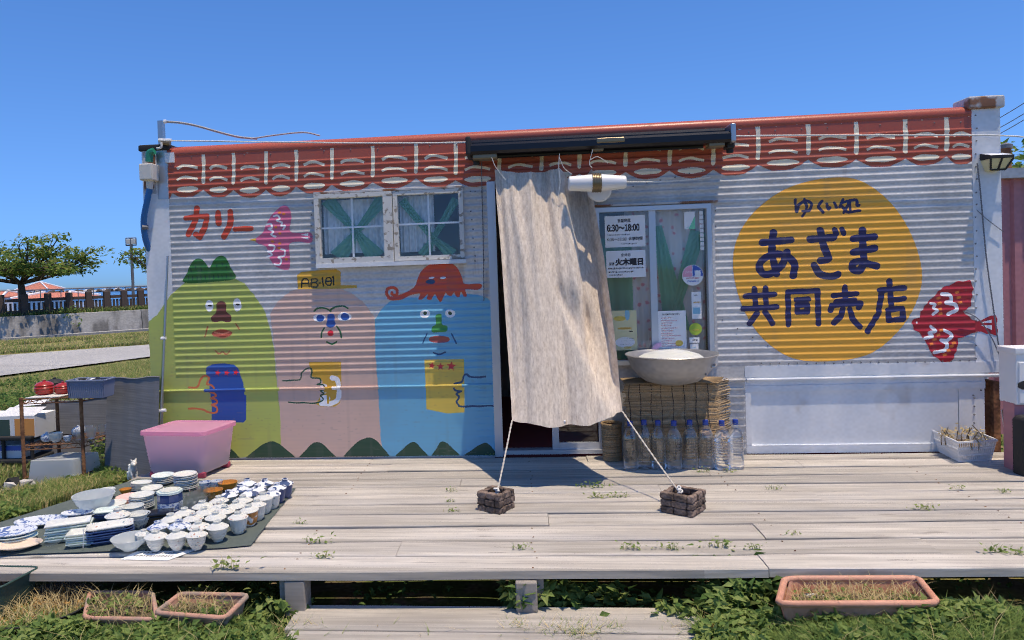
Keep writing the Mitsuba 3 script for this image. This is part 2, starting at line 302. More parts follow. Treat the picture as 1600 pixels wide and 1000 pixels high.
# ------------------------------------------------------------------ foliage makers
def leaves(P, size, nrm=None, aspect=.6, fold=.25, rnd=None):
    """folded leaf blades at P, each four triangles, in random directions"""
    r = rnd or rng; N = len(P); size = np.broadcast_to(size, N)[:, None]
    d = r.normal(size=(N, 3)); d[:, 2] = d[:, 2]*.5+.1; d /= np.linalg.norm(d, axis=1, keepdims=True)
    up = r.normal(size=(N, 3))*.55+np.array([0, 0, 1.]) if nrm is None else nrm
    s = np.cross(d, up); s /= np.linalg.norm(s, axis=1, keepdims=True)+1e-9; n = np.cross(s, d)
    w = aspect*size*.5
    V = np.stack([P, P+d*size*.35+s*w+n*size*fold*.4, P+d*size*.5-n*size*fold*.15, P+d*size*.35-s*w+n*size*fold*.4, P+d*size-n*size*fold*.5], 1).reshape(-1, 3)
    b = np.arange(N)[:, None]*5
    F = np.stack([b+[0, 2, 1], b+[0, 3, 2], b+[1, 2, 4], b+[2, 3, 4]], 1).reshape(-1, 3)
    return trimesh.Trimesh(V, F, process=False)
def blades(P, h, w=.006, lean=.5, rnd=None):
    r = rnd or rng; N = len(P); h = np.broadcast_to(h, N)[:, None]*r.uniform(.55, 1.25, (N, 1)); a = r.uniform(0, 2*np.pi, N)
    d = np.stack([np.cos(a), np.sin(a), 0*a], 1); s = np.stack([-np.sin(a), np.cos(a), 0*a], 1)*np.broadcast_to(w, N)[:, None]*.5; l = np.abs(r.normal(lean, .3, (N, 1)))*h
    z = np.array([0, 0, 1.]); m = P+d*l*.3+z*h*.62
    V = np.stack([P-s, P+s, m-s*.7, m+s*.7, P+d*l+z*h*.95], 1).reshape(-1, 3); b = np.arange(N)[:, None]*5
    return trimesh.Trimesh(V, np.stack([b+[0, 1, 3], b+[0, 3, 2], b+[2, 3, 4]], 1).reshape(-1, 3), process=False)
def zg(P): P = np.asarray(P, float); P[:, 2] = ground_h(P[:, 0], P[:, 1]); return P

# ------------------------------------------------------------------ far things on the left
def tree(label, base, height, spread, nl, seed, lean=(0, 0), leafs=.1):
    r = np.random.default_rng(seed); t = thing('seaside_tree', label, 'tree'); base = np.asarray(base, float)
    fork = base+np.array([lean[0]*.2, lean[1]*.2, height*.34])
    add('trunk', tube(arcpts([base-[0, 0, .1], base+[.03, 0, height*.18], fork]), np.linspace(.115, .085, 17)*height/2.6, 9), 'bark', parent=t)
    tips = []; limbs = []
    for i in range(13):
        a = 2*np.pi*i/13+r.uniform(-.3, .3); rad = spread*r.uniform(.55, 1.); top = height*r.uniform(.66, .98)*(1-.28*(rad/spread)**2)
        e = base+np.array([math.cos(a)*rad+lean[0], math.sin(a)*rad+lean[1], top]); m = fork+(e-fork)*.5+np.array([0, 0, -.08*height*r.uniform(0, 1)])
        c = arcpts([fork, m, e], 6); limbs.append(tube(c, np.linspace(.05, .012, len(c))*height/2.6, 6))
        for j in range(9):
            q = c[int(r.integers(3, len(c)))]+r.normal(size=3)*[.15, .15, .1]*spread; q[2] = max(q[2], base[2]+height*.47)
            k = arcpts([c[max(2, len(c)-1-int(r.integers(2, 8)))], (c[-1]+q)/2+r.normal(size=3)*.08, q], 3); limbs.append(tube(k, np.linspace(.016, .006, len(k))*height/2.6, 4)); tips.append(q)
        tips.append(e)
    add('limbs', cat(limbs), 'bark', parent=t)
    tips = np.array(tips); k = r.integers(0, len(tips), nl); q = tips[k]+r.normal(size=(nl, 3))*np.array([.17, .17, .06])*spread*.5
    h = nl*3//5
    add('crown', leaves(q[:h], r.uniform(.7, 1.3, h)*leafs, rnd=r), 'tree_leaf', parent=t, smooth=False)
    add('crown', leaves(q[h:]+[0, 0, .05], r.uniform(.7, 1.3, nl-h)*leafs, rnd=r), 'tree_leaf_light', parent=t, smooth=False)
TD = along(on_line(34, 1.6, 0), 1.6, FZ)
tree('broad umbrella shaped tree with dark trunk behind the sea fence', TD, 2.75, 2.35, 6500, 3, leafs=.13)
TD2 = along(on_line(272, 1.6, 0), 1.6, FZ)
tree('leafy tree showing just left of the shop corner', TD2, 2.5, 1.5, 2600, 5, leafs=.13)
# shrub growing against the sea wall
sc = atZ(107, 522, GZ); r_ = np.random.default_rng(11); q = r_.normal(size=(420, 3))*[.16, .16, .17]+sc+[.05, -.1, .42]
t = thing('wall_shrub', 'green shrub growing against the concrete sea wall', 'shrub')
add('foliage', leaves(q, .12, rnd=r_), 'leaf_0', parent=t, smooth=False); add('stem', tube([sc+[.05, -.1, 0], sc+[.05, -.1, .4]], .02), 'stem', parent=t)
# floodlight mast
mb = atD(209, 476, 30.); mt = atD(208.5, 372, 30.)
t = thing('floodlight_mast', 'grey lattice floodlight mast standing by the sea', 'lamp post')
add('pole', tube([[mb[0], mb[1], -2.6], [mb[0], mb[1], mt[2]]], .06, 8), 'wire_grey', parent=t)
x, y, z = mb[0], mb[1], mt[2]
add('lamp_frame', cat([tube([[x-.22, y, z-.3], [x+.22, y, z-.3]], .022), tube([[x-.22, y, z], [x+.22, y, z]], .022)]+[tube([[x+o, y, z-.3], [x+o, y, z]], .022) for o in (-.22, 0, .22)]), 'wire_grey', parent=t)
for o in (-.11, .11): add('floodlight', rbox(x+o-.09, x+o+.09, y-.06, y+.04, z-.26, z-.04, .015), 'cream_plastic', parent=t)
add('loudspeaker', move(lathe([(0, 0), (.03, 0), (.035, .08), (.11, .2), (.0, .16)], 12), (x-.06, y, z-.62), 0, 0, -math.pi/2), 'wire_grey', parent=t)
# railing of the pier
def bar3(a, b, r): return tube([a, b], r, 5)
PD = 46.
t = thing('pier_railing', 'thin grey railing running along the pier before the sea', 'railing')
pa, pb = atD(-60, 454, PD), atD(300, 454, PD); pa[2] = pb[2] = 1.2
add('rail', bar3(pa, pb, .035), 'wire_grey', parent=t); add('rail', bar3(pa-[0, 0, .55], pb-[0, 0, .55], .02), 'wire_grey', parent=t)
for px in (-30, 28, 63, 95, 122, 146, 172, 196, 220, 244): c = atD(px, 454, PD); add('post', bar3([c[0], c[1], -2.9], [c[0], c[1], 1.2], .03), 'wire_grey', parent=t)
bw = thing('breakwater', 'dark rubble breakwater lying low across the sea', 'breakwater')
r_ = np.random.default_rng(21)
for i in range(60):
    c = atD(-70+i*5.2+r_.uniform(-2, 2), 458, 600.); s = r_.uniform(1.6, 3.)
    m = trimesh.creation.icosphere(1, .9*s); m.vertices *= 1+r_.uniform(-.25, .25, (len(m.vertices), 1)); m.vertices *= [1.4, 1, .75]
    add('stone', move(m, (c[0], c[1], -2.2+r_.uniform(-.6, .6)), r_.uniform(0, 3)), 'bark' if i % 3 else 'grey_stone', parent=bw, smooth=False)
add('footing', hull([atD(px, 458, 600.)*[1, 1, 0]+[0, o, z] for px in (-75, 235) for o in (-2, 8) for z in (-3.2, -1.9)]), 'bark', parent=bw, smooth=False)
mat('roof_orange', (.46, .17, .11), .8); mat('far_white', (.75, .75, .75), .7)
def hip(label, px0, px1, pye, pyt, D, ridge, wz, white=True):
    a, b = atD(px0, pye, D), atD(px1, pye, D); c = (a+b)/2; hw = np.linalg.norm(b-a)/2; top = atD((px0+px1)/2, pyt, D)[2]; ez = c[2]; t = thing('beach_pavilion', label, 'pavilion'); dp = hw*.8
    E_ = [np.array([c[0]+sx*hw, c[1]+sy*dp, ez]) for sx, sy in ((-1, -1), (1, -1), (1, 1), (-1, 1))]; A, B = np.array([c[0]-hw*ridge, c[1], top]), np.array([c[0]+hw*ridge+.01, c[1], top])
    add('roof', trimesh.Trimesh([*E_, A, B, *[e-[0, 0, .12] for e in E_]], [[0, 1, 5], [0, 5, 4], [1, 2, 5], [2, 3, 4], [2, 4, 5], [3, 0, 4], [6, 8, 7], [6, 9, 8], [0, 6, 7], [0, 7, 1], [1, 7, 8], [1, 8, 2], [2, 8, 9], [2, 9, 3], [3, 9, 6], [3, 6, 0]], process=False), 'roof_orange', parent=t, smooth=False)
    for e, k in zip(E_, (A, B, B, A)): add('hip_ridge', tube([e+[0, 0, .06], k+[0, 0, .06]], hw*.04, 6), 'far_white', parent=t)
    if white: add('wall', box(c[0]-hw*.97, c[0]+hw*.97, c[1]-dp*.9, c[1]+dp*.9, wz, ez-.13), 'far_white', parent=t, smooth=False)
    else:
        for e in E_: f = c+(e-c)*.85; add('post', tube([[f[0], f[1], -3.], [f[0], f[1], ez-.1]], .1, 6), 'far_white', parent=t)
hip('orange roofed pavilion with white hip ridges beyond the fence', 36, 90, 452.5, 441, 95., .02, 0, False)
hip('low white beach hut with orange roof left of the pavilion', -60, 32, 464, 456, 80., .6, -2.9)
hip('low white beach hut with orange roof right of the tree trunk', 40, 137, 464.5, 457, 78., .45, -2.9)
bo = atD(184, 445.3, 900.); t = thing('white_boat', 'tiny white boat far out on the sea', 'boat'); bz = -2.2
add('hull', hull([(bo[0]-4, bo[1], bz+1.6), (bo[0]+4, bo[1], bz+1.2), (bo[0]-3, bo[1], bz-1), (bo[0]+3, bo[1], bz-1), (bo[0]-4, bo[1]+2, bz+1.6), (bo[0]+4, bo[1]+2, bz+1.2)]), 'far_white', parent=t, smooth=False)
add('cabin', box(bo[0]-1.6, bo[0]+1, bo[1]+.3, bo[1]+1.7, bz+1.3, bz+3.4), 'far_white', parent=t, smooth=False)

# ------------------------------------------------------------------ the deck
yl = [717, 728, 739, 752, 763, 776, 793, 809, 830, 850, 872, 899.5]; yr = [710, 721.5, 733, 744.5, 757, 769.5, 783.5, 799.5, 817, 841, 864.7, 888.5]
A_ = [atZ(430, v)[1] for v in yl]; B_ = [atZ(900, v)[1] for v in yr]; XA, XB = -1.5, .2
A_[0] = B_[0] = -.015
def dy(k, x): return A_[k]*.5+B_[k]*.5+(B_[k]-A_[k])*(x-(XA+XB)/2)/(XB-XA)*.45
deck = tag('wooden_deck', 'weathered grey plank deck in front of the shop', kind='structure')
r_ = np.random.default_rng(4)
def plank(x0, x1, k, z=0.):
    xs = np.linspace(x0, x1, max(3, int((x1-x0)/.22))); g = .0078+r_.uniform(-.0015, .002); V = []
    h = r_.uniform(-.004, .003); wob = lambda x, s: 0.0035*math.sin(x*2.1+s*3+k)+.0022*math.sin(x*5.7+s+k*2)
    bow = r_.uniform(-.004, .004)
    for x in xs:
        a, b = dy(k, x)-g+wob(x, 0), dy(k+1, x)+g+wob(x, 1); zz = z+h+bow*math.sin((x-x0)/(x1-x0)*3.14)
        for yy, dz in ((a, -.038), (a, -.004), (a-.004, 0), ((a+b)/2, .0012), (b+.004, 0), (b, -.004), (b, -.038)): V.append((x, yy, zz+dz))
    n = 7; F = []
    for i in range(len(xs)-1):
        for j in range(n): p, q = i*n+j, i*n+(j+1) % n; F += [[p, p+n, q], [q, p+n, q+n]]
    e = (len(xs)-1)*n
    for j in range(1, n-1): F += [[0, j, j+1], [e, e+j+1, e+j]]
    m = trimesh.Trimesh(V, F, process=False); trimesh.repair.fix_normals(m); return m
joints = {0: [.4], 1: [-.9, 1.7], 2: [1.1], 3: [-.4, 2.2], 4: [.75], 5: [-1.2, 1.55], 6: [2.0], 7: [.1], 8: [1.08], 9: [-.6, 1.75], 10: [.98]}
for k in range(11):
    ym = dy(k, -2.6); xl = -2.56-.11*(-ym-.44)/1.1+r_.uniform(-.02, .02); xs = [xl]+joints[k]+[3.6+r_.uniform(-.03, .03)]
    for a, b in zip(xs, xs[1:]): add('plank', plank(a+.0015, b-.0015, k), 'deck_wood', parent=deck, smooth=30)
for x in (-2.4, -1.05, .02, 1.15, 2.3, 3.4): add('joist', box(x-.035, x+.035, dy(11, x)+.03, -.05, -.135, -.043), 'old_timber', parent=deck, smooth=False)
for px in (468, 822, 1240): c = atZ(px, 903, -.06); add('post', rbox(c[0]-.045, c[0]+.045, -1.96, -1.86, -.36, -.044, .006), 'old_timber', parent=deck)
for x in (-2.4, 2.6, 3.3): add('post', rbox(x-.045, x+.045, -1.94, -1.84, -.36, -.044, .006), 'old_timber', parent=deck)
# nail heads on the joist lines
nails = []
for k in range(11):
    for x in (-1.05, .02, 1.15, 2.3):
        for t_ in (.2, .8): yy = dy(k, x)*(1-t_)+dy(k+1, x)*t_; nails.append(move(trimesh.creation.cylinder(.0042, .002, sections=7), (x+r_.uniform(-.012, .012), yy, .0008)))
add('nail_heads', cat(nails), 'rust', parent=deck, kind='stuff', smooth=False)
# low step in the grass
st = tag('wooden_step', 'low weathered plank step in front of the deck', kind='structure')
SZ = -.17
sy = [atZ(760, v, SZ)[1] for v in (946, 987, 1032)]; sx0, sx1 = atZ(455, 965, SZ)[0], atZ(1093, 965, SZ)[0]
for i in range(2): add('plank', rbox(sx0+.03*i, sx1-.01*i, sy[i+1]+.004, sy[i]-.004, SZ-.045, SZ, .006), 'deck_wood', parent=st)
add('bearer', box(sx0+.1, sx0+.2, sy[2], sy[0], -.34, SZ-.046), 'old_timber', parent=st, smooth=False); add('bearer', box(sx1-.3, sx1-.2, sy[2], sy[0], -.34, SZ-.046), 'old_timber', parent=st, smooth=False)

# ================================================================== THE SHOP: a white steel container body with a painted front
shop = thing('container_shop', 'corrugated steel container shop painted with three odd figures and a big yellow sun', 'shop')
xL, xR, xPL, xPR = -2.468, 2.905, -2.658, 3.08
ZT, ZR, ZC0, ZC1 = 2.234, .494, .585, 2.135
PITCH_R, RH = .0445, .0042
Q = lambda px, py: (lambda P: (P[0], P[2]))(atY(px, py))
def zoomed(ox, oy, s): return lambda pts: [(ox+a/s, oy+b/s) for a, b in pts]
Z5, Z6, Z7 = zoomed(240, 180, 4), zoomed(240, 400, 3.03), zoomed(560, 400, 3.03)
ZA, ZB = zoomed(1120, 140, 3.333), zoomed(1120, 400, 2.942)
def flat(pts): return Polygon([Q(*p) for p in pts]).buffer(0)
def blob(pts, n=5):
    p = np.asarray(pts, float); q = np.vstack([p[-2:], p, p[:2]]); out = []
    for i in range(1, len(p)+1):
        a, b, c, d = q[i], q[i+1], q[i+2], q[i+3] if i+3 < len(q) else q[3]
        for t in np.arange(n)/n: out.append(.5*(2*b+(c-a)*t+(2*a-5*b+4*c-d)*t*t+(3*b-a-3*c+d)*t**3))
    return Polygon([Q(*o) for o in out]).buffer(0)
def wob(g, amp=.0016, f=55):   # a brush leaves an uneven edge
    def w(x, y, z=None): return x+amp*np.sin(np.asarray(y)*f+3*np.sin(np.asarray(x)*f*.7)), y+amp*np.sin(np.asarray(x)*f*1.1+2*np.sin(np.asarray(y)*f*.6))
    return shapely.ops.transform(w, g.segmentize(.012)).buffer(0)
def stroke(pts, w, curve=True, cap='round'):
    p = arcpts(pts, 5) if curve and len(pts) > 2 else np.asarray(pts, float)
    k = ppm(atY(*p[len(p)//2])); return wob(LineString([Q(*q) for q in p]).buffer(w/2/k, cap_style=cap, join_style='round', quad_segs=4))
def dot(px, py, rx, ry=None):
    k = ppm(atY(px, py)); c = Q(px, py); return wob(affinity.scale(Point(c).buffer(1, quad_segs=7), rx/k, (ry or rx)/k))
S = 3.03
def U(*g): return unary_union(g)

kn = [0, .15, .3, .45, .55, .62, .70, .78, .86]
def ribd(z):
    t = ((z-ZC0)/PITCH_R) % 1.; s = lambda x: np.clip(x, 0, 1)**2*(3-2*np.clip(x, 0, 1)); ds = lambda x: 6*np.clip(x, 0, 1)*(1-np.clip(x, 0, 1))
    up = t < .58; d = np.where(up, s(t/.58), 1-s((t-.58)/.28)); g = np.where(up, ds(t/.58)/.58, -ds((t-.58)/.28)/.28)
    return RH*d, RH*g/PITCH_R
ZK = np.array(sorted({round(ZC0+(i+a)*PITCH_R, 6) for i in range(int((ZC1-ZC0)/PITCH_R)) for a in kn if ZC0+(i+1)*PITCH_R <= ZC1+1e-6})); ZK = np.append(ZK, ZC0+int((ZC1-ZC0)/PITCH_R)*PITCH_R)
CR = sbox(xL, ZC0, xR, ZK[-1])
def polys(g): return [p for p in getattr(g, 'geoms', [g]) if p.geom_type == 'Polygon' and p.area > 1e-9]
def skin(g, off):
    VV, NN, FF, n0 = [], [], [], 0
    def put(p, rib):
        nonlocal n0
        try: v, f = trimesh.creation.triangulate_polygon(p, engine='earcut')
        except Exception: return
        if len(f) == 0: return
        x, z = v[:, 0], v[:, 1]
        if rib: d, gr = ribd(np.clip(z, ZC0, ZK[-1]-1e-9)); d = np.where(z >= ZK[-1]-1e-7, 0, d)
        else: d, gr = 0*z, 0*z
        V = np.stack([x, -(d+off), z], 1); N = np.stack([0*x, -np.ones_like(x), -gr], 1); N /= np.linalg.norm(N, axis=1, keepdims=True)
        a, b, c = (V[f[:, i]] for i in range(3)); fl = np.cross(b-a, c-a)[:, 1] > 0; f = f.copy(); f[fl] = f[fl][:, ::-1]
        VV.append(V); NN.append(N); FF.append(f+n0); n0 += len(V)
    for p in polys(g.difference(CR)): put(p, False)
    inner = g.intersection(CR)
    for p in polys(inner):
        x0, z0, x1, z1 = p.bounds
        for a, b in zip(ZK, ZK[1:]):
            if b <= z0 or a >= z1: continue
            for q in polys(shapely.clip_by_rect(p, x0-1, a, x1+1, b)): put(q, True)
    return (np.vstack(VV), np.vstack(FF), np.vstack(NN)) if VV else None
def add_skin(name, g, bsdf, off, parent, label=None):
    r = skin(g, off)
    if r is None: return None
    k = uniq(parent+'__'+name)
    scene[k] = {'type': 'ply', 'filename': meshkit.write_ply((r[0], r[1]), normals=r[2]), 'face_normals': False, 'bsdf': {'type': 'ref', 'id': bsdf}}
    # write_ply stores the given normals; faceted flag stays off
    return tag(k, label)

# openings: pair of windows, doorway, shop window
W1 = dict(x0=Q(502, 357)[0], x1=Q(720, 357)[0], z0=Q(610, 406)[1], z1=Q(610, 303)[1])
D1 = dict(x0=Q(783, 600)[0], x1=Q(941, 600)[0], z0=.02, z1=Q(850, 285)[1])
E1 = dict(x0=Q(934, 440)[0], x1=Q(1111, 440)[0], z0=Q(1020, 569)[1], z1=Q(1020, 322)[1])
holes = U(*[sbox(w['x0'], w['z0'], w['x1'], w['z1']) for w in (W1, D1, E1)])
lowR = sbox(Q(1165, 640)[0], 0, 3.2, ZC0-.02)
front = sbox(xL, .0, xR, ZT-.06).difference(holes).difference(lowR).difference(sbox(D1['x0'], -1, D1['x1'], .1))
WALL = shop+'__wall'; used[WALL] = 0
r = skin(front, 0.)
scene[WALL] = {'type': 'ply', 'filename': meshkit.write_ply((r[0], r[1]), normals=r[2]), 'face_normals': False, 'bsdf': {'type': 'ref', 'id': 'grey_wall'}}
tag(WALL, 'grey corrugated metal front wall')

# ---- the paintings, listed from the top layer down; what lies under a later coat is cut away
P_ = dict(red=(156, 66, 44), cream=(206, 196, 170), sun=(216, 153, 42), navy=(24, 24, 78), green=(158, 168, 76), pink=(186, 154, 138), blue=(88, 152, 182), hatgreen=(34, 98, 34), white=(226, 228, 228),
    brown=(98, 50, 40), lips=(164, 66, 42), orangeline=(196, 98, 48), cupblue=(26, 70, 146), starred=(196, 26, 40), mountain=(26, 62, 44), ochre=(188, 142, 36), black=(24, 26, 26), browgreen=(36, 86, 48), yellow=(196, 168, 62),
    birdpink=(186, 84, 118), birdred=(160, 20, 34), markorange=(214, 112, 38), octo=(188, 66, 44), nosegreen=(52, 130, 56), mouth=(150, 68, 62), lineblue=(18, 60, 104), tatered=(186, 62, 38), handline=(30, 70, 52), palelip=(206, 120, 84))
for k, c in P_.items(): c = np.array(c)*.90+np.mean(c)*.10; paint('paint_'+k, srgb(*c, k=1.42), .38)
lay = []      # (name, geometry, colour), bottom first
JOINED = {'sun_lettering', 'red_lettering', 'cap_lettering', 'flaked_spots', 'figure_hand', 'hat_stitch', 'mountain', 'octopus_hat', 'mug_foam', 'mug_mark'}
def L_(name, col, *g, label=None):
    for q in ([U(*g)] if name in JOINED or label else g): lay.append((name, q, 'paint_'+col, label))
xl, xr = 268, 1521
# roof tile band
nt = [(318, 297), (365, 298), (415.7, 298), (463, 293), (518.7, 290), (582.5, 286), (650, 280), (712, 283), (780, 279), (846, 276), (905, 273), (977, 270), (1046, 268), (1114, 267), (1184, 259), (1262.5, 251), (1337.5, 250.5), (1414, 249), (1478.5, 245)]
edge = [(264, 312)]
pts = [(262, 297)]+nt+[(1524, 247)]
for (a, b), (c, d) in zip(pts, pts[1:]):
    m = (a+c)/2; w = c-a; dip = 11
    edge += [(a+.14*w, (b*.86+d*.14)+dip*.45), (a+.3*w, (b*.7+d*.3)+dip*.9), (m, (b+d)/2+dip), (a+.7*w, (b*.3+d*.7)+dip*.9), (a+.86*w, (b*.14+d*.86)+dip*.45), (c, d-1.5)]
band = Polygon([Q(*p) for p in edge+[(1524, 150), (262, 215)]]).buffer(0).intersection(sbox(xL, 1, xR, ZT-.055))
L_('roof_tile_band', 'red', wob(band, .0012), label='brick red painted band of scalloped roof tiles along the top')
arcs, bars, ells = [], [], []
tops = lambda x: 236-(x-318)*.0475
for x, y in nt: bars.append(stroke([(x-.5, tops(x)), (x+.6, (tops(x)+y-13)/2), (x, y-12)], 5.2+x*.0012))
for (a, b), (c, d) in zip(pts, pts[1:]):
    m, y, w = (a+c)/2+(3 if a < 300 else 0), (b+d)/2, (c-a); e = .31*w
    ells.append(dot(m, y-1, e, 4.8)); j = (hash((int(a), 7)) % 7-3)*.5
    for q, h in ((-19, 4.2), (-37, 4.4)): arcs.append(stroke([(m-e*.92, y+q+3.5), (m-e*.45, y+q-.4+j*.3), (m+e*.2, y+q-.8), (m+e*.95, y+q+2.6-j*.4)], h, cap='flat'))
L_('tile_joint', 'cream', *bars); L_('tile_arc', 'cream', *arcs); L_('tile_end', 'cream', *ells)
r_ = np.random.default_rng(8); sp = []
for i in range(150):
    x = r_.uniform(275, 1515); sp.append(dot(x, 252-(x-318)*.0475-15+r_.normal()*2.2, r_.uniform(.6, 2.6), r_.uniform(.4, .9)))
L_('flaked_spots', 'cream', *sp)
# left figure
gb = [(235, 402), (255, 450), (265, 446), (276, 445), (289, 441), (304, 437), (350, 432), (367, 434.5), (382, 443), (398, 462), (414, 486), (422, 512), (429, 548), (431, 581), (434, 611), (438, 650), (440, 717), (440, 740), (225, 740), (225, 495), (240, 490)]
gp = Polygon([Q(*p) for p in [(200, 525), (246, 492), (268, 460), (289, 441), (304, 436), (330, 433), (367, 434.5), (382, 443), (398, 462), (414, 486), (422, 512), (429, 548), (431, 581), (434, 611), (438, 650), (440, 725), (200, 725)]]).buffer(0)
L_('green_figure', 'green', wob(gp.intersection(sbox(xPL, .012, 9, 9))), label='lime green painted figure with a green two peaked hat')
pp = flat(Z6([(552, 275), (590, 215), (650, 165), (700, 155), (880, 155), (940, 175), (1000, 225), (1045, 290), (1055, 400), (1060, 600), (1075, 800), (1098, 985), (605, 985), (600, 760), (590, 640), (580, 500), (570, 400)]))
L_('pink_figure', 'pink', wob(pp), label='dusty pink painted figure with an ochre cap')
bp = flat(Z7([(80, 300), (110, 250), (150, 215), (220, 200), (510, 180), (560, 182), (610, 200), (645, 230), (655, 480), (665, 620), (672, 985), (122, 985), (105, 850), (95, 650), (80, 450)]))
L_('blue_figure', 'blue', wob(bp), label='sky blue painted figure with a red octopus hat')
mts = [Z6([(350, 980), (352, 905), (370, 915), (395, 940), (422, 980)])]+[Z6([(l, 975), (l+(m-l)*.45, t+28), (m-16, t), (m+16, t), (m+(r-m)*.55, t+30), (r, 975)]) for l, m, r, t in ((440, 560, 672, 880), (688, 775, 868, 884), (900, 1020, 1116, 862))]
mts += [Z7([(l, 958), (l+(m-l)*.45, t+26), (m-12, t), (m+12, t), (m+(r-m)*.55, t+28), (r, 958)]) for l, m, r, t in ((178, 260, 328, 883), (350, 400, 482, 881), (498, 600, 672, 887))]
L_('mountain', 'mountain', *[blob(m).intersection(sbox(-9, .008, 9, 9)) for m in mts], label=None)
L_('figure_hat', 'hatgreen', blob(Z6([(147, 126), (160, 80), (180, 34), (207, 12), (235, 20), (258, 50), (268, 55), (285, 22), (312, 0), (342, 8), (366, 55), (388, 105), (300, 121)])))
rib = [stroke(Z6([(x, y), (x+2, y+16)]), 1.6, False) for x, y in [(176, 60), (200, 48), (224, 52), (300, 40), (325, 30), (345, 48)]+[(165+i*20, 98-i*1.2) for i in range(11)]]
L_('hat_stitch', 'mountain', *rib)
ell = lambda z, x, y, a, b: dot(*z([(x, y)])[0], a/3.03, b/3.03)
L_('figure_eye', 'white', ell(Z6, 265, 235, 19, 28), ell(Z6, 397, 230, 20, 31)); L_('figure_pupil', 'black', ell(Z6, 269, 235, 10, 4), ell(Z6, 399, 230, 11, 4))
L_('figure_nose', 'brown', blob(Z6([(300, 225), (322, 213), (343, 226), (346, 262), (368, 284), (366, 309), (345, 313), (322, 307), (299, 313), (277, 309), (275, 288), (297, 266)])))
L_('figure_lip', 'lips', ell(Z6, 325, 366, 50, 19)); L_('figure_lip', 'palelip', stroke(Z6([(290, 360), (325, 369), (360, 358)]), 2.2), stroke(Z6([(288, 378), (325, 388), (358, 378)]), 1.6))
L_('figure_cheek', 'lips', stroke(Z6([(258, 333), (243, 384)]), 1.8), stroke(Z6([(390, 320), (408, 346)]), 2.2), stroke(Z6([(293, 449), (310, 464), (328, 452), (345, 464), (362, 449)]), 1.8))
L_('figure_cup', 'cupblue', flat(Z6([(248, 545), (253, 525), (280, 512), (330, 508), (380, 514), (402, 530), (412, 565), (425, 600), (430, 655), (439, 660), (438, 775), (426, 788), (275, 786), (277, 700), (262, 600)])), label='blue cup held by the green painted figure')
def star(z, x, y, r, rot=0): c = z([(x, y)])[0]; return Polygon([Q(c[0]+r*(1 if i % 2 == 0 else .42)*math.sin(i*math.pi/5+rot), c[1]-r*(1 if i % 2 == 0 else .42)*math.cos(i*math.pi/5+rot)) for i in range(10)])
L_('cup_star', 'starred', *[star(Z6, x, y, 5.4, .2) for x, y in ((304, 553), (347, 553), (390, 551))])
L_('figure_hand', 'orangeline', stroke(Z6([(168, 621), (205, 622), (226, 580), (247, 566), (263, 578), (252, 606), (275, 612), (286, 630), (264, 641), (287, 649), (296, 664), (272, 672), (296, 682), (299, 697), (276, 704), (300, 716), (300, 736), (280, 744), (255, 738), (230, 725), (168, 722)]), 3.0))
# middle figure
L_('figure_cap', 'ochre', flat(Z6([(680, 90), (700, 76), (780, 68), (865, 62), (886, 75), (886, 138), (962, 138), (964, 150), (880, 155), (684, 157)])))
let = [[(700, 148), (703, 118), (712, 108), (728, 108), (736, 118), (737, 148)], [(702, 130), (737, 128)], [(747, 147), (747, 108)], [(747, 108), (770, 108), (776, 116), (768, 126), (748, 128)], [(768, 127), (779, 136), (772, 147), (748, 148)], [(783, 128), (792, 127)], [(797, 108), (801, 102), (804, 143)],
    [(816, 112), (822, 102), (836, 102), (843, 114), (843, 128), (835, 139), (822, 139), (815, 128), (816, 112)], [(818, 121), (841, 120)], [(846, 103), (851, 98), (854, 136)]]
L_('cap_lettering', 'black', *[stroke(Z6(p), 2.1, False) for p in let], label='black letters AB-101 on the ochre cap')
L_('figure_eye', 'white', ell(Z6, 785, 293, 29, 19), ell(Z6, 904, 287, 33, 21)); L_('figure_pupil', 'cupblue', ell(Z6, 789, 293, 19, 17), ell(Z6, 906, 287, 20, 18))
L_('figure_nose', 'cupblue', blob(Z6([(825, 278), (855, 276), (858, 305), (861, 326), (840, 340), (818, 328), (823, 305)])))
L_('figure_brow', 'browgreen', stroke(Z6([(760, 262), (780, 248), (812, 246), (840, 262)]), 2.6), stroke(Z6([(834, 260), (860, 242), (895, 236), (921, 248)]), 2.6), stroke(Z6([(810, 340), (798, 362), (795, 384)]), 2.4), stroke(Z6([(868, 334), (884, 360), (890, 386)]), 2.8), stroke(Z6([(822, 408), (845, 417), (866, 405)]), 2.8))
L_('figure_lip', 'starred', ell(Z6, 838, 365, 15, 15)); 
L_('figure_cup', 'ochre', flat(Z6([(735, 502), (888, 500), (890, 640), (882, 695), (860, 712), (790, 712), (768, 700), (800, 650), (800, 590), (750, 570)])), label='ochre beer mug held by the pink painted figure')
L_('mug_foam', 'white', stroke(Z6([(845, 577), (868, 585), (878, 625), (874, 675), (845, 697), (795, 700)]), 7.5), ell(Z6, 808, 628, 20, 22), ell(Z6, 812, 675, 24, 18))
L_('mug_mark', 'ochre', stroke(Z6([(826, 600), (826, 694)]), 3.6), stroke(Z6([(810, 640), (846, 636)]), 4))
L_('figure_hand', 'handline', stroke(Z6([(612, 590), (690, 585), (700, 556), (722, 534), (742, 530), (750, 548), (748, 574), (785, 580), (790, 600), (775, 606)]), 2.2), stroke(Z6([(778, 608), (806, 612), (806, 632), (790, 638), (806, 650), (790, 660), (804, 676), (792, 688), (764, 696), (640, 693)]), 2.2))
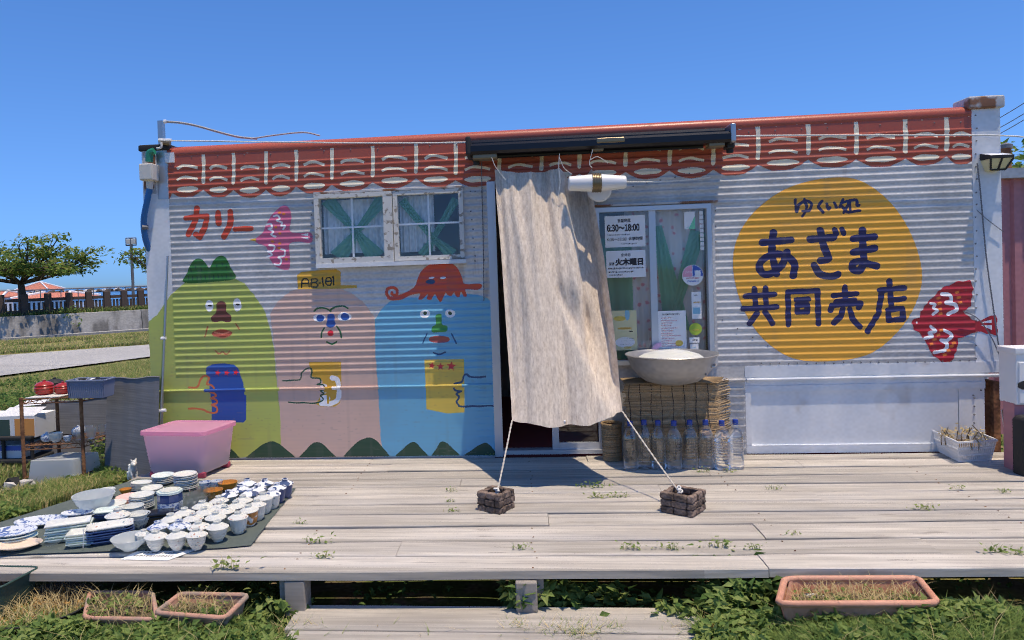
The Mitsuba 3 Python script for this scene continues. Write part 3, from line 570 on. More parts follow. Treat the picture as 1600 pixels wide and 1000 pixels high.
# right figure
L_('octopus_hat', 'octo', blob(Z7([(262, 150), (282, 104), (300, 70), (330, 45), (370, 30), (430, 30), (468, 56), (490, 100), (504, 132), (575, 131), (583, 148), (560, 160), (508, 158), (514, 188), (500, 192), (485, 168), (478, 194), (462, 190), (452, 172), (440, 190), (422, 184), (412, 175), (392, 217), (376, 204), (362, 180), (345, 206), (325, 203), (328, 180), (304, 204), (284, 204), (292, 178), (245, 186), (205, 206), (160, 210), (136, 200), (150, 192), (190, 186)]), 4), stroke(Z7([(150, 200), (134, 180), (140, 156), (164, 148), (184, 162), (180, 184), (160, 182), (160, 172)]), 4.4))
L_('octopus_eye', 'white', ell(Z7, 346, 104, 14, 5), ell(Z7, 401, 103, 14, 6)); L_('octopus_mouth', 'lineblue', ell(Z7, 342, 122, 22, 11))
L_('figure_eye', 'white', ell(Z7, 315, 274, 25, 19), ell(Z7, 434, 272, 24, 20)); L_('figure_pupil', 'handline', ell(Z7, 316, 270, 10, 9), ell(Z7, 434, 271, 10, 9))
L_('figure_nose', 'nosegreen', blob(Z7([(366, 282), (393, 276), (396, 322), (420, 332), (417, 356), (385, 360), (350, 360), (349, 336), (367, 322)])))
L_('figure_lip', 'mouth', blob(Z7([(340, 384), (380, 377), (426, 384), (428, 404), (385, 411), (339, 404)])))
L_('figure_cheek', 'lineblue', stroke(Z7([(325, 365), (305, 412)]), 2.0), stroke(Z7([(442, 369), (463, 412)]), 2.4), stroke(Z7([(357, 457), (385, 466), (413, 454)]), 2.6))
L_('figure_cup', 'yellow', flat(Z7([(312, 490), (500, 488), (503, 740), (420, 745), (322, 725), (320, 640)])), label='mustard yellow cup with red stars held by the blue painted figure')
L_('cup_star', 'starred', star(Z7, 348, 518, 6, .2), star(Z7, 389, 523, 6.4, 0), star(Z7, 440, 521, 8, .1))
L_('figure_hand', 'lineblue', stroke(Z7([(600, 572), (532, 573), (515, 561), (500, 566), (490, 595), (452, 608), (456, 634), (486, 640), (464, 650), (476, 668), (466, 690), (476, 706), (492, 712), (645, 708)]), 3.0))
# lettering and birds
L_('red_letter', 'tatered', stroke([(291, 341), (310, 338), (324, 338), (320, 356), (312, 371), (306, 366)], 8.4, False), stroke([(308, 326), (305, 345), (295, 366)], 9), label='first red hand painted katakana letter')
L_('red_letter', 'tatered', stroke([(341, 333), (342, 349)], 9.5, False), label='short left stroke of the second red katakana letter'); L_('red_letter', 'tatered', stroke([(360, 331), (360, 350), (350, 370)], 9.5), label='long right stroke of the second red katakana letter'); L_('red_letter', 'tatered', stroke([(368, 358), (393, 357)], 8, False), label='red painted long vowel bar after the katakana')
L_('pink_bird', 'birdpink', blob(Z5([(640, 772), (682, 737), (702, 690), (742, 622), (808, 566), (848, 582), (862, 640), (852, 722), (910, 737), (985, 736), (986, 795), (902, 790), (850, 806), (852, 880), (846, 962), (772, 950), (730, 900), (704, 822), (648, 800)])), label='pink painted bird with white wing marks')
L_('bird_beak', 'ochre', flat(Z5([(603, 778), (640, 768), (642, 788), (606, 783)]))); 
w3 = lambda z, p, w: stroke(z(p), w)
L_('bird_mark', 'white', w3(Z5, [(752, 632), (775, 626), (788, 645), (770, 660), (800, 668), (800, 690), (822, 692), (812, 714)], 2.8), w3(Z5, [(708, 682), (735, 680), (740, 705), (720, 712), (750, 728), (735, 745), (762, 758)], 2.8), w3(Z5, [(725, 812), (758, 822), (745, 850), (715, 850), (742, 872), (712, 885)], 2.8), w3(Z5, [(790, 835), (822, 845), (815, 880), (780, 885), (800, 905), (790, 935), (755, 930)], 2.8), flat(Z5([(920, 748), (968, 736), (966, 756)])), flat(Z5([(920, 764), (968, 762), (968, 778)])))
L_('bird_spot', 'markorange', *[dot(*p, 2.6, 2.0) for p in Z5([(790, 610), (815, 618), (765, 700), (790, 740), (790, 800), (785, 830), (830, 900), (745, 790)])])
L_('yellow_sun', 'sun', blob([(1295, 278), (1345, 283), (1392, 318), (1424, 368), (1440, 425), (1432, 470), (1405, 515), (1360, 552), (1300, 564), (1240, 560), (1195, 532), (1165, 490), (1148, 440), (1146, 395), (1160, 355), (1190, 320), (1235, 292)], 8), label='big yellow painted sun disc with navy lettering')
nv = lambda z, p, w, c=True: stroke(z(p) if z else p, w, c)
tops_ = [nv(ZA, p, 4.4) for p in ([(408, 575), (412, 635), (425, 612)], [(425, 602), (460, 578), (492, 596), (480, 630), (445, 634)], [(455, 570), (466, 620), (445, 660)], [(548, 580), (528, 606), (551, 641)], [(572, 595), (578, 622), (588, 614)], [(610, 590), (624, 614)], [(655, 572), (640, 612)], [(650, 590), (685, 585), (660, 640)], [(652, 610), (682, 638), (744, 630)], [(692, 580), (692, 625)], [(692, 578), (726, 574), (728, 604), (740, 604)])]
mid = [nv(None, p, 11.2) for p in ([(1191, 379), (1235, 375)], [(1208, 363), (1206, 395), (1213, 428)], [(1229, 394), (1222, 413), (1206, 427), (1191, 427), (1186, 414), (1197, 402), (1215, 397), (1232, 402), (1241, 414), (1239, 431)], [(1265, 374), (1302, 371)], [(1281, 360), (1287, 385), (1294, 404), (1282, 407)], [(1272, 415), (1281, 428), (1296, 432), (1309, 429)], [(1333, 373), (1366, 370)], [(1333, 394), (1366, 388)], [(1347, 360), (1348, 390), (1349, 410), (1342, 423), (1333, 421), (1332, 412), (1343, 408), (1356, 412), (1369, 416)])]
mid += [nv(None, p, 8.5) for p in ([(1304, 359), (1306, 366)], [(1315, 358), (1318, 365)])]
bot = [nv(ZB, p, 8.8, False) for p in ([(130, 185), (265, 176)], [(120, 243), (275, 234)], [(172, 150), (178, 238)], [(222, 148), (226, 235)], [(185, 262), (150, 310)], [(222, 258), (255, 310)], [(328, 315), (326, 165), (462, 160), (466, 310)], [(366, 202), (420, 198)], [(368, 226), (369, 258), (415, 255), (414, 222), (368, 226)], [(535, 182), (640, 173)], [(587, 142), (590, 205)], [(548, 210), (630, 203)], [(522, 250), (528, 226), (660, 216), (652, 236)], [(578, 245), (570, 275), (538, 306)], [(610, 243), (622, 288), (656, 326)], [(792, 114), (792, 150)], [(748, 158), (862, 146)], [(757, 158), (742, 262), (692, 346)], [(797, 168), (800, 240)], [(805, 202), (858, 196)], [(785, 248), (790, 296), (855, 290), (852, 240), (785, 248)])]
L_('sun_lettering', 'navy', *tops_, *mid, *bot, label='navy blue hand painted Japanese lettering on the sun')
rb = ZB([(895, 308), (905, 290), (930, 285), (936, 258), (970, 210), (1030, 150), (1100, 118), (1165, 112), (1176, 150), (1165, 232), (1130, 255), (1172, 292), (1196, 302), (1240, 282), (1285, 270), (1291, 366), (1240, 356), (1200, 345), (1160, 362), (1108, 378), (1104, 420), (1086, 468), (1062, 496), (1035, 490), (990, 455), (955, 390), (930, 352), (905, 336)])
L_('red_bird', 'birdred', wob(flat(rb), .003, 90), label='crimson painted bird beside the yellow sun')
L_('bird_mark', 'white', *[w3(ZB, p, w) for p, w in (([(1035, 176), (1068, 178), (1076, 204), (1052, 215), (1092, 222), (1100, 246), (1062, 268)], 6), ([(982, 218), (1002, 222), (996, 240), (1012, 250), (992, 269)], 4.4), ([(982, 323), (1002, 344), (976, 352), (988, 370), (954, 377)], 5), ([(1045, 342), (1078, 362), (1058, 388), (1030, 386), (1056, 402), (1048, 432), (998, 442)], 5.6))], flat(ZB([(1212, 306), (1262, 292), (1262, 308)])), flat(ZB([(1212, 318), (1264, 318), (1264, 340)])), dot(*ZB([(917, 305)])[0], 1.5))
L_('bird_spot', 'markorange', *[stroke(ZB([(x-9, y+2), (x+9, y-3)]), 4, False, 'flat') for x, y in ((1103, 168), (1110, 192), (1118, 215), (1018, 195), (1022, 218), (1025, 244), (1028, 265), (985, 405), (1000, 385), (1018, 362), (1030, 343), (1046, 455), (1062, 435), (1078, 415), (1088, 400))])
mtn = [i for i, l in enumerate(lay) if l[0] == 'mountain']
for i in mtn:
    n_, g_, m_, b_ = lay.pop(i)
    for q in sorted(polys(g_), key=lambda q: -q.bounds[0]): lay.insert(i, (n_, q, m_, 'dark green painted mound at the foot of the wall'))
    break
cover = holes; done = []
for name, g, m, lb in reversed(lay):
    if name != 'mountain' and name != 'green_figure': g = g.intersection(sbox(xPL, .006, xPR, ZT))
    done.append((name, g.difference(cover), m, lb)); cover = cover.union(g)
for name, g, m, lb in reversed(done):
    k = add_skin(name, g, m, .0022, WALL, lb)
    if k and name == 'flaked_spots': labels[k] = {'kind': 'stuff'}

# ---- body: posts, rails, roof, far walls
def part(name, mesh, bsdf, label=None, smooth=35, under=None): return add(name, mesh, bsdf, label=label, smooth=smooth, parent=under or shop)
def post_mesh(x0, x1): return box(x0, x1, 0.0, .16, ZR+.015, ZT-.03)
part('corner_post', post_mesh(xPL, xL-.002), 'white_paint', 'white corner post on the left', smooth=False)
part('corner_post', post_mesh(xR+.002, xPR), 'white_paint', 'white corner post on the right with a rusty top', smooth=False)
part('corner_casting', cat(rbox(xPR-.2, xPR+.02, -.025, .16, ZT-.03, ZT+.05, .012)), 'rusty_white', 'rusty corner fitting at the top right')
part('corner_casting', cat(rbox(xPL-.02, xL+.02, -.012, .16, ZT-.03, ZT+.015, .01)), 'black_matte')
part('corner_patch', box(xPL+.01, xPL+.1, -.003, .0, 1.9, ZT-.035), 'rusty_white', smooth=False)
part('corner_patch', box(xPL+.11, xL-.005, -.003, .0, 1.86, ZT-.035), 'steel', smooth=False)
part('corner_patch', box(xL-.012, xL+.055, -.016, -.001, ZT-.12, ZT-.05), 'white_paint', smooth=False)
# rounded roof rail, painted with the band
th = np.linspace(0, math.pi/2, 9); pr_ = [(-.004, ZT-.072)]+[(-.004-.012*math.sin(2*a)+.075*(1-math.cos(a)), ZT-.072+.072*math.sin(a)) for a in th[1:]]+[(.2, ZT+.002), (.2, ZT-.072)]
V = [(x, y, z) for x in (xL, xR) for y, z in pr_]; n = len(pr_); F = [[i, (i+1) % n, n+(i+1) % n] for i in range(n)]+[[i, n+(i+1) % n, n+i] for i in range(n)]+[[0, i+1, i] for i in range(1, n-1)]+[[n, n+i, n+i+1] for i in range(1, n-1)]
m = trimesh.Trimesh(V, F, process=False); trimesh.repair.fix_normals(m)
part('roof_rail', m, 'paint_red', 'rounded brick red roof rail', smooth=50)
rail_ = lambda x0, x1, col: part('bottom_rail', cat(tube([[x0, -.008, ZR], [x1, -.008, ZR]], .0085, 8), box(x0, x1, -.007, -.0005, ZR-.014, ZR)), col)
cuts = [(xPL+.05, 'paint_green'), (Q(320, 612)[0], 'paint_cupblue'), (Q(384, 611)[0], 'paint_green'), (Q(437, 610)[0], 'paint_pink'), (Q(508, 608)[0], 'paint_ochre'), (Q(519, 608)[0], 'paint_white'), (Q(532, 608)[0], 'paint_pink'), (Q(592, 607)[0], 'paint_blue'), (Q(665, 605)[0], 'paint_yellow'), (Q(722, 604)[0], 'paint_blue'), (D1['x0']-.055, None)]
for (x0, m0), (x1, _) in zip(cuts, cuts[1:]): rail_(x0, x1-.0005, m0)
rail_(Q(1116, 595)[0], Q(1164, 595)[0], 'grey_wall'); rail_(Q(1166, 595)[0], xPR, 'white_paint')
# right hand foot of the front: a flat band, a frame and a set-in panel
xw0 = Q(1165, 640)[0]; xw1 = Q(1540, 640)[0]
part('sill_band', box(xw0, xPR-.01, -.004, .03, ZR+.02, ZC0-.001), 'white_paint', smooth=False)
part('skirt_frame', cat(box(xw0, xw1, .002, .03, ZR-.041, ZR+.0195), box(xw0, xw1, -.002, .03, .0, .055), box(xw0, xw1, -.002, .03, ZR-.085, ZR-.042), box(xw0, xw0+.035, -.003, .03, .056, ZR-.086), box(Q(1500, 650)[0], xw1, .009, .03, .056, ZR-.086)), 'white_paint', smooth=False)
part('skirt_panel', box(xw0+.036, Q(1499, 650)[0], .012, .03, .054, ZR-.084), 'white_paint', 'flat white panel set in below the wall', smooth=False)
bl = [move(trimesh.creation.icosphere(1, .006), (q[0], .007, q[1])) for q in [Q(*p) for p in [(1517, 600), (1530, 602), (1534, 610), (1522, 618)]+[(1523.5, 622+i*13) for i in range(7)]]]
part('bolts', cat(bl), 'wire_grey')
dz = lambda z: float(ribd(np.array([z]))[0][0]) if ZC0 < z < ZK[-1] else 0.
rv = []
for a, b, n in (((1118, 330), (1118, 690), 16), ((735, 300), (752, 300), 3), ((736, 330), (742, 400), 6), ((487, 318), (487, 405), 6), ((945, 300), (1120, 262), 9), ((1190, 568), (1515, 564), 24), ((300, 246), (1500, 190), 30), ((700, 410), (770, 405), 6), ((1525, 180), (1525, 560), 20), ((1180, 592), (1510, 587), 5), ((772, 415), (776, 590), 12), ((1128, 500), (1200, 540), 4)):
    for s in np.linspace(0, 1, n):
        q = Q(a[0]+(b[0]-a[0])*s+random.uniform(-1, 1), a[1]+(b[1]-a[1])*s+random.uniform(-1, 1)); rv.append(move(trimesh.creation.icosphere(1, .0052), (q[0], -dz(q[1])-.001, q[1])))
part('rivets', cat(rv), 'wire_grey')
labels[shop+'__rivets'] = {'kind': 'stuff'}
sl = [box(Q(1116, 600)[0], xw0-.004, -.009, -.0005, z, z+.011) for z in np.arange(.03, .46, .05)]+[box(Q(742, 650)[0], Q(774, 650)[0], -.007, -.0005, z, z+.008) for z in np.arange(.13, .48, .045)]
# roof and the sides one cannot see into
part('roof', box(xPL, xPR, .2, 2.4, ZT-.06, ZT-.001), 'white_paint', smooth=False)
part('end_wall', box(xPL, xPL+.04, .161, 2.4, -.2, ZT-.061), 'white_paint', smooth=False); part('end_wall', box(xPR-.04, xPR, .161, 2.4, -.2, ZT-.061), 'white_paint', smooth=False)
part('back_wall', box(xPL, xPR, 2.401, 2.44, -.2, ZT-.002), 'white_paint', smooth=False); part('floor', box(xPL+.041, xPR-.041, .04, 2.39, -.2, .012), 'dark_red', 'dark red floor inside the doorway', smooth=False)
part('ceiling', box(xPL+.05, xPR-.05, .21, 2.38, ZT-.09, ZT-.062), 'interior', smooth=False); part('inner_wall', box(xPL+.05, xPR-.05, 2.36, 2.4, .013, ZT-.091), 'interior', smooth=False)
# rusty legs in the gaps under the corner posts
part('corner_leg', cat(box(xPL+.16, xL+.02, .02, .1, -.3, ZR-.045), box(xPL+.12, xPL+.155, .05, .1, -.3, ZR-.045)), 'rust', 'rusty leg under the left corner', smooth=False)
part('corner_leg', cat(box(xw1+.02, xPR-.03, .05, .12, -.3, ZR-.045), box(xw1+.05, xw1+.09, .0, .05, -.3, ZR-.045)), 'rust', 'rusty leg under the right corner', smooth=False)
part('lower_wall', box(xL, D1['x0']-.06, .004, .03, -.42, ZC0), 'grey_wall', smooth=False)
part('lower_wall', box(D1['x1']+.02, xw0, .004, .03, -.42, ZC0-.002), 'grey_wall', smooth=False)
for m in sl: part('wall_slat', m, 'grey_wall' if m.bounds[0][0] > .5 else 'paint_blue', smooth=False)

# ---- pair of windows on the left
def frame(x0, x1, z0, z1, w, y0, y1, wl=None, wr=None, wb=None):
    wl, wr, wb = wl or w, wr or w, wb or w
    return cat(box(x0, x1, y0, y1, z1-w, z1), box(x0, x1, y0, y1, z0, z0+wb), box(x0, x0+wl, y0+.001, y1, z0+wb, z1-w), box(x1-wr, x1, y0+.001, y1, z0+wb, z1-w))
a, b = Q(494.5, 357)[0], Q(615, 357)[0]; c, d = Q(616, 352)[0], Q(725, 352)[0]; z0, z1 = Q(555, 412)[1], Q(555, 302)[1]; z2, z3 = Q(670, 406)[1], Q(670, 296.5)[1]
for (x0, x1, zz0, zz1, kw, nm) in ((a, b, z0, z1, dict(wr=.062, wl=.032, wb=.045), 'left'), (c, d, z2, z3, dict(wb=.03), 'right')):
    y = -.045 if nm == 'left' else -.03
    w = part('window', frame(x0, x1, zz0, zz1, .03, y, .03, **kw), 'peeling_white', f'{nm} hand sash with flaking white frame', smooth=False)
    xm, zm = (x0+.03+x1-kw.get('wr', .03))/2, (zz0+zz1)/2+.01
    part('mullion', box(xm-.006, xm+.006, .0, .012, zz0+.03, zz1-.03), 'white_plastic', under=w, smooth=False); part('mullion', box(x0+.03, x1-.03, .001, .011, zm-.006, zm+.006), 'white_plastic', under=w, smooth=False)
    part('pane', trimesh.Trimesh([[x0+.02, -.006, zz0+.02], [x1-.02, -.006, zz0+.02], [x1-.02, -.006, zz1-.02], [x0+.02, -.006, zz1-.02]], [[0, 1, 2], [0, 2, 3]], process=False), 'pane_glass', under=w, smooth=False)
part('window_sill', box(a, d+.01, -.05, .0, z2-.032, z2-.004), 'white_paint', smooth=False)
part('window_head', box(a-.005, d+.01, -.034, .0, z3+.002, z3+.014), 'rusty_white', smooth=False)
def drape(x0, x1, z0, z1, y, n=9, amp=.012, ph=0., top=None):
    xs = np.linspace(0, 1, n*6+1); zs = np.linspace(0, 1, 9); V = []; F = []
    for v in zs:
        for u_ in xs:
            xa, xb = (x0, x1) if not callable(x0) else (x0(v), x1(v))
            V.append((xa+(xb-xa)*u_, y+amp*math.sin(u_*n*2*math.pi+ph)*(.6+.4*v), z1+(z0-z1)*v))
    n_ = len(xs)
    for i in range(8):
        for j in range(n_-1): k = i*n_+j; F += [[k, k+n_, k+1], [k+1, k+n_, k+n_+1]]
    return trimesh.Trimesh(V, F, process=False)
# lace curtains held by crossed green bands
lc = thing('lace_curtain', 'pale lace curtain with crossed green bands behind the left sash', 'curtain')
add('lace', drape(a+.035, b-.07, z0+.075, z1-.035, .07, 9), 'lace', parent=lc)
def ribbon(p, q, w0, w1, y):
    p, q = np.array(p), np.array(q); t = np.linspace(0, 1, 14); d_ = (q-p)/np.linalg.norm(q-p); n_ = np.array([-d_[1], d_[0]]); V = []
    x_ = p[0]*9
    for s in t:
        c_ = p+(q-p)*s; w = w0+(w1-w0)*s
        for e in np.linspace(-1, 1, 13): g = c_+n_*w*e/2; V.append((g[0], y-.009*math.cos(e*8+s*3+x_), g[1]))
    F = [f for i in range(13) for j in range(12) for k in [i*13+j] for f in ([k, k+13, k+1], [k+1, k+13, k+14])]
    return trimesh.Trimesh(V, F, process=False)
ctr = Q(555, 362)
for e, w in ((Q(508, 310), .10), (Q(596, 309), .10), (Q(526, 403), .14), (Q(586, 403), .14)): add('band', ribbon(e, ctr, w, .04, .045), 'green_cloth', parent=lc)
lc = thing('lace_curtain', 'bluish lace and green drapes drawn half open behind the right sash', 'curtain')
add('lace', drape(c+.03, (c+d)/2+.03, z2+.06, z3-.03, .07, 6), 'lace', parent=lc); add('lace', drape((c+d)/2-.06, (c+d)/2+.02, z2+.12, z3-.03, .055, 2), 'lace', parent=lc)
ctr = Q(676, 372)
for e, w in ((Q(626, 312), .06), (Q(712, 310), .06), (Q(660, 400), .09), (Q(706, 398), .09)): add('band', ribbon(e, ctr, w, .04, .04), 'green_cloth', parent=lc)

# ---- shop window right of the doorway
ew = part('shop_window', frame(E1['x0']-.012, E1['x1']+.006, E1['z0'], E1['z1'], .03, -.03, .03), 'aluminium', 'aluminium framed sliding shop window', smooth=False)
xm = Q(1021, 440)[0]
part('meeting_stile', box(xm-.022, xm+.022, -.012, .02, E1['z0']+.03, E1['z1']-.03), 'aluminium', under=ew, smooth=False)
for x0, x1, y in ((E1['x0'], xm-.02, -.002), (xm+.02, E1['x1']-.02, .008)): part('pane', trimesh.Trimesh([[x0, y, E1['z0']+.02], [x1, y, E1['z0']+.02], [x1, y, E1['z1']-.02], [x0, y, E1['z1']-.02]], [[0, 1, 2], [0, 2, 3]], process=False), 'pane_glass', under=ew, smooth=False)
part('drip_cap', box(E1['x0']-.02, E1['x1']+.05, -.035, .0, E1['z1']+.008, E1['z1']+.02), 'rusty_white', smooth=False)
part('wall_trim', box(E1['x1']+.012, E1['x1']+.03, -.012, .0, ZC0+.01, E1['z1']+.006), 'grey_wall', smooth=False)
k = thing('window_drape', 'grey red floral cloth hung inside the shop window', 'curtain')
add('cloth', drape(xm+.02, E1['x1']-.02, E1['z0']+.03, E1['z1']-.02, .09, 5), 'floral_cloth', parent=k); add('cloth', drape(E1['x0']+.2, xm+.02, E1['z0']+.03, E1['z1']-.02, .095, 3), 'floral_cloth', parent=k)
k = thing('window_drape', 'sheer green cloth gathered inside the shop window', 'curtain')
add('cloth', ribbon(Q(1030, 352), Q(1062, 520), .06, .17, .065), 'green_cloth', parent=k); add('cloth', ribbon(Q(1094, 360), Q(1040, 545), .10, .05, .06), 'green_cloth', parent=k); add('cloth', drape(E1['x0']+.03, E1['x0']+.24, E1['z0']+.03, E1['z1']-.2, .07, 3), 'green_cloth', parent=k)
# ---- doorway
dr_ = part('door_frame', cat(box(D1['x0']-.055, D1['x0'], -.018, .06, .0, D1['z1']+.02), box(D1['x1'], D1['x1']+.02, -.012, .06, .0, E1['z0']-.002), box(D1['x0'], D1['x1'], -.01, .07, .012, .04)), 'aluminium', 'aluminium door frame and track', smooth=False)
xd = Q(868, 690)[0]
sd = part('sliding_door', cat(box(xd-.02, xd+.025, .01, .04, .041, D1['z1']), box(D1['x1']-.03, D1['x1'], .01, .04, .041, D1['z1']), box(xd+.026, D1['x1']-.031, .012, .038, .041, .085)), 'aluminium', 'glazed aluminium sliding door standing half open', smooth=False)
part('pane', trimesh.Trimesh([[xd+.02, .025, .08], [D1['x1']-.02, .025, .08], [D1['x1']-.02, .025, D1['z1']], [xd+.02, .025, D1['z1']]], [[0, 1, 2], [0, 2, 3]], process=False), 'pane_glass', under=sd, smooth=False)

# ================================================================== DOOR CURTAIN, AWNING AND WHAT HANGS THERE
def edgept(tab, v):
    t = np.array(tab, float); return np.array([np.interp(v, t[:, 0], t[:, i]) for i in (1, 2, 3)])
LE = [(0, 773, 264, -.185), (.15, 776, 316, -.265), (.35, 783, 394, -.375), (.6, 790, 500, -.52), (.85, 797, 600, -.68), (1, 800, 656, -.78)]
RE = [(0, 926, 262, -.10), (.15, 929, 318, -.17), (.35, 944, 398, -.30), (.6, 958, 500, -.47), (.85, 970, 598, -.65), (1, 976, 646, -.75)]
def cloth_at(u_, v, off=0.):
    l, r = edgept(LE, v), edgept(RE, v); A, B = atY(*l), atY(*r); P = A+(B-A)*u_
    if u_ < .66: P[2] -= .028*math.sin(math.pi*u_/.66)*(1-v)**5
    else: P[2] -= .075*math.sin(math.pi*(u_-.66)/.34)*(1-v)**5
    P[2] -= (.055*math.sin(math.pi*u_)**.8+.006*math.sin(u_*19+1))*v**7
    s = lambda a, b, x: float(np.clip((x-a)/(b-a), 0, 1)**2*(3-2*np.clip((x-a)/(b-a), 0, 1)))
    y = .010*math.sin(u_*64)*(1-v)**4+.022*math.sin(u_*15+.7*v)*(1-.3*v)+.012*math.sin(u_*27-.6*v+1)*(1-.45*v)+.005*math.sin(u_*52+.5*v)+.008*math.sin(u_*31+4*v)*(.3+.7*(1-v))
    # a deep pleat that starts by the right hand hook, and a slack fold lower down
    y += .16*s(.70, .78, u_)*(1-s(.955, 1.0, u_))*(1-s(.55, .95, v))
    e = .47+.42*(v-.5)/.5; y += .085*s(e, e+.07, u_)*(1-s(e+.16, e+.36, u_))*s(.42, .62, v)
    y -= .03*math.exp(-((u_-.18-.1*v)/.05)**2)*s(.05, .3, v)*(1-v*.6)+.05*math.sin(math.pi*u_)*math.sin(math.pi*v)
    P[1] += y+off; return P
def sheet(us, vs, off=0.):
    V = [cloth_at(a, b, off) for b in vs for a in us]; n = len(us)
    return trimesh.Trimesh(V, [f for i in range(len(vs)-1) for j in range(n-1) for k in [i*n+j] for f in ([k, k+n, k+1], [k+1, k+n, k+n+1])], process=False)
cu = thing('door_curtain', 'long beige striped linen curtain hanging over the doorway and pulled out by cords', 'curtain')
add('cloth', sheet(np.linspace(0, 1, 121), np.linspace(0, 1, 70)), 'linen', parent=cu, smooth=True)
add('hem', sheet(np.linspace(0, 1, 121), np.linspace(.925, 1.0, 6), -.004), 'linen', parent=cu, smooth=True)
add('button', move(trimesh.creation.icosphere(2, .007), cloth_at(.47, .985, -.006)), 'white_plastic', parent=cu)
wl = lambda pts, Y, r=.0022, n=5: tube(arcpts([atY(*p, Y if not isinstance(Y, (list, tuple)) else Y[i]) for i, p in enumerate(pts)], 5), r, n)
for p in ([(768, 246), (775, 262), (790, 281)], [(874, 240), (873, 262), (875, 285), (872, 309)], [(874, 246), (881, 262), (893, 272)], [(926, 234), (921, 255), (925, 262)], [(922, 250), (934, 245), (950, 255)]): add('tie_string', wl(p, -.27), 'wire_white', parent=cu)
# awning
ax0, ax1 = atY(732, 235, -.15)[0], atY(1143, 216, -.15)[0]; az = (atY(740, 234, -.15)[2]+atY(1130, 214, -.15)[2])/2
aw = thing('folded_awning', 'long black folded awning fixed across the tile band over the doorway', 'awning')
def xprism(sec, x0, x1, r=.006): return hull([(x, y, z) for x in (x0, x1) for y, z in sec])
octo = lambda cy, cz, hy, hz, c: [(cy+sx*(hy-(c if k else 0)), cz+sz*(hz-(0 if k else c))) for sx in (-1, 1) for sz in (-1, 1) for k in (0, 1)]
add('cassette', xprism(octo(-.075, az+.03, .058, .036, .018), ax0+.02, ax1-.02), 'black_gloss', parent=aw, smooth=30)
add('front_bar', xprism(octo(-.20, az-.012, .052, .034, .016), ax0+.012, ax1-.03), 'black_gloss', parent=aw, smooth=30)
add('roller', tube([[ax0+.03, -.125, az-.012], [ax1-.03, -.125, az-.012]], .026, 10), 'black_matte', parent=aw)
for x in (ax0+.16, ax1-.9): add('arm', tube([[x, -.175, az-.056], [x+.72, -.15, az-.05]], .014, 8), 'black_gloss', parent=aw)
for x0, x1, z in ((ax0+.03, ax0+.19, az-.058), ((ax0+ax1)/2-.05, (ax0+ax1)/2+.03, az-.04), (ax1-.16, ax1-.06, az-.05)): add('arm_joint', rbox(x0, x1, -.225, -.13, z-.02, z+.018, .008), 'bronze', parent=aw)
add('bar_sleeve', rbox((ax0+ax1)/2-.02, (ax0+ax1)/2+.16, -.256, -.15, az-.018, az+.018, .008), 'bronze', parent=aw)
for x, m in ((ax0, 'black_matte'), (ax1-.02, 'steel')): add('end_cap', rbox(x-.012, x+.022, -.256, -.015, az-.05, az+.07, .01), m, parent=aw)
for x in (ax0+.02, ax1-.04): add('gear', cat(move(lathe([(0, 0), (.022, 0), (.022, .05), (0, .05)], 10), (x+.03, -.14, az-.1)), rbox(x, x+.05, -.19, -.1, az-.075, az-.04, .006)), 'black_matte', parent=aw)
for x in (ax0+.3, (ax0+ax1)/2, ax1-.3): add('bracket', box(x-.03, x+.03, -.02, -.008, az-.03, az+.06), 'black_matte', parent=aw, smooth=False)
# the white tube under the awning
A, B = atY(888, 287, -.30), atY(978, 284.5, -.30); L_ax = B-A; ln = np.linalg.norm(L_ax)
tl = thing('tube_fixture', 'white tapered tube with a brown band round its middle below the awning', 'fixture')
R4 = trimesh.geometry.align_vectors([0, 0, 1], L_ax/ln); R4[:3, 3] = A
def alongm(m): m = m.copy(); m.apply_transform(R4); return m
add('tube', alongm(lathe([(0, 0), (.036, 0), (.046, .006), (.055, ln*.45), (.055, ln*.55), (.040, ln-.006), (.034, ln), (0, ln)], 24)), 'white_plastic', parent=tl)
bnd = [alongm(lathe([(.054, ln*.41), (.0585, ln*.412), (.0585, ln*.565), (.054, ln*.567)], 24))]+[alongm(move(trimesh.creation.torus(.0585, .003, 18, 5), (0, 0, ln*q))) for q in np.linspace(.42, .56, 6)]
add('band', cat(bnd), 'bronze', parent=tl)
d_ = atY(936, 297, -.12); add('base_disc', move(lathe([(0, 0), (.075, 0), (.08, .01), (.07, .02), (0, .02)], 24), d_, 0, math.pi/2), 'white_plastic', parent=tl); add('bracket', tube([d_, (A+B)/2], .012), 'white_plastic', parent=tl)
add('cord', tube(sagline(B-[0.01, 0, 0], atY(1110, 277, -.02), .01), .004, 5), 'wire_white', parent=tl)

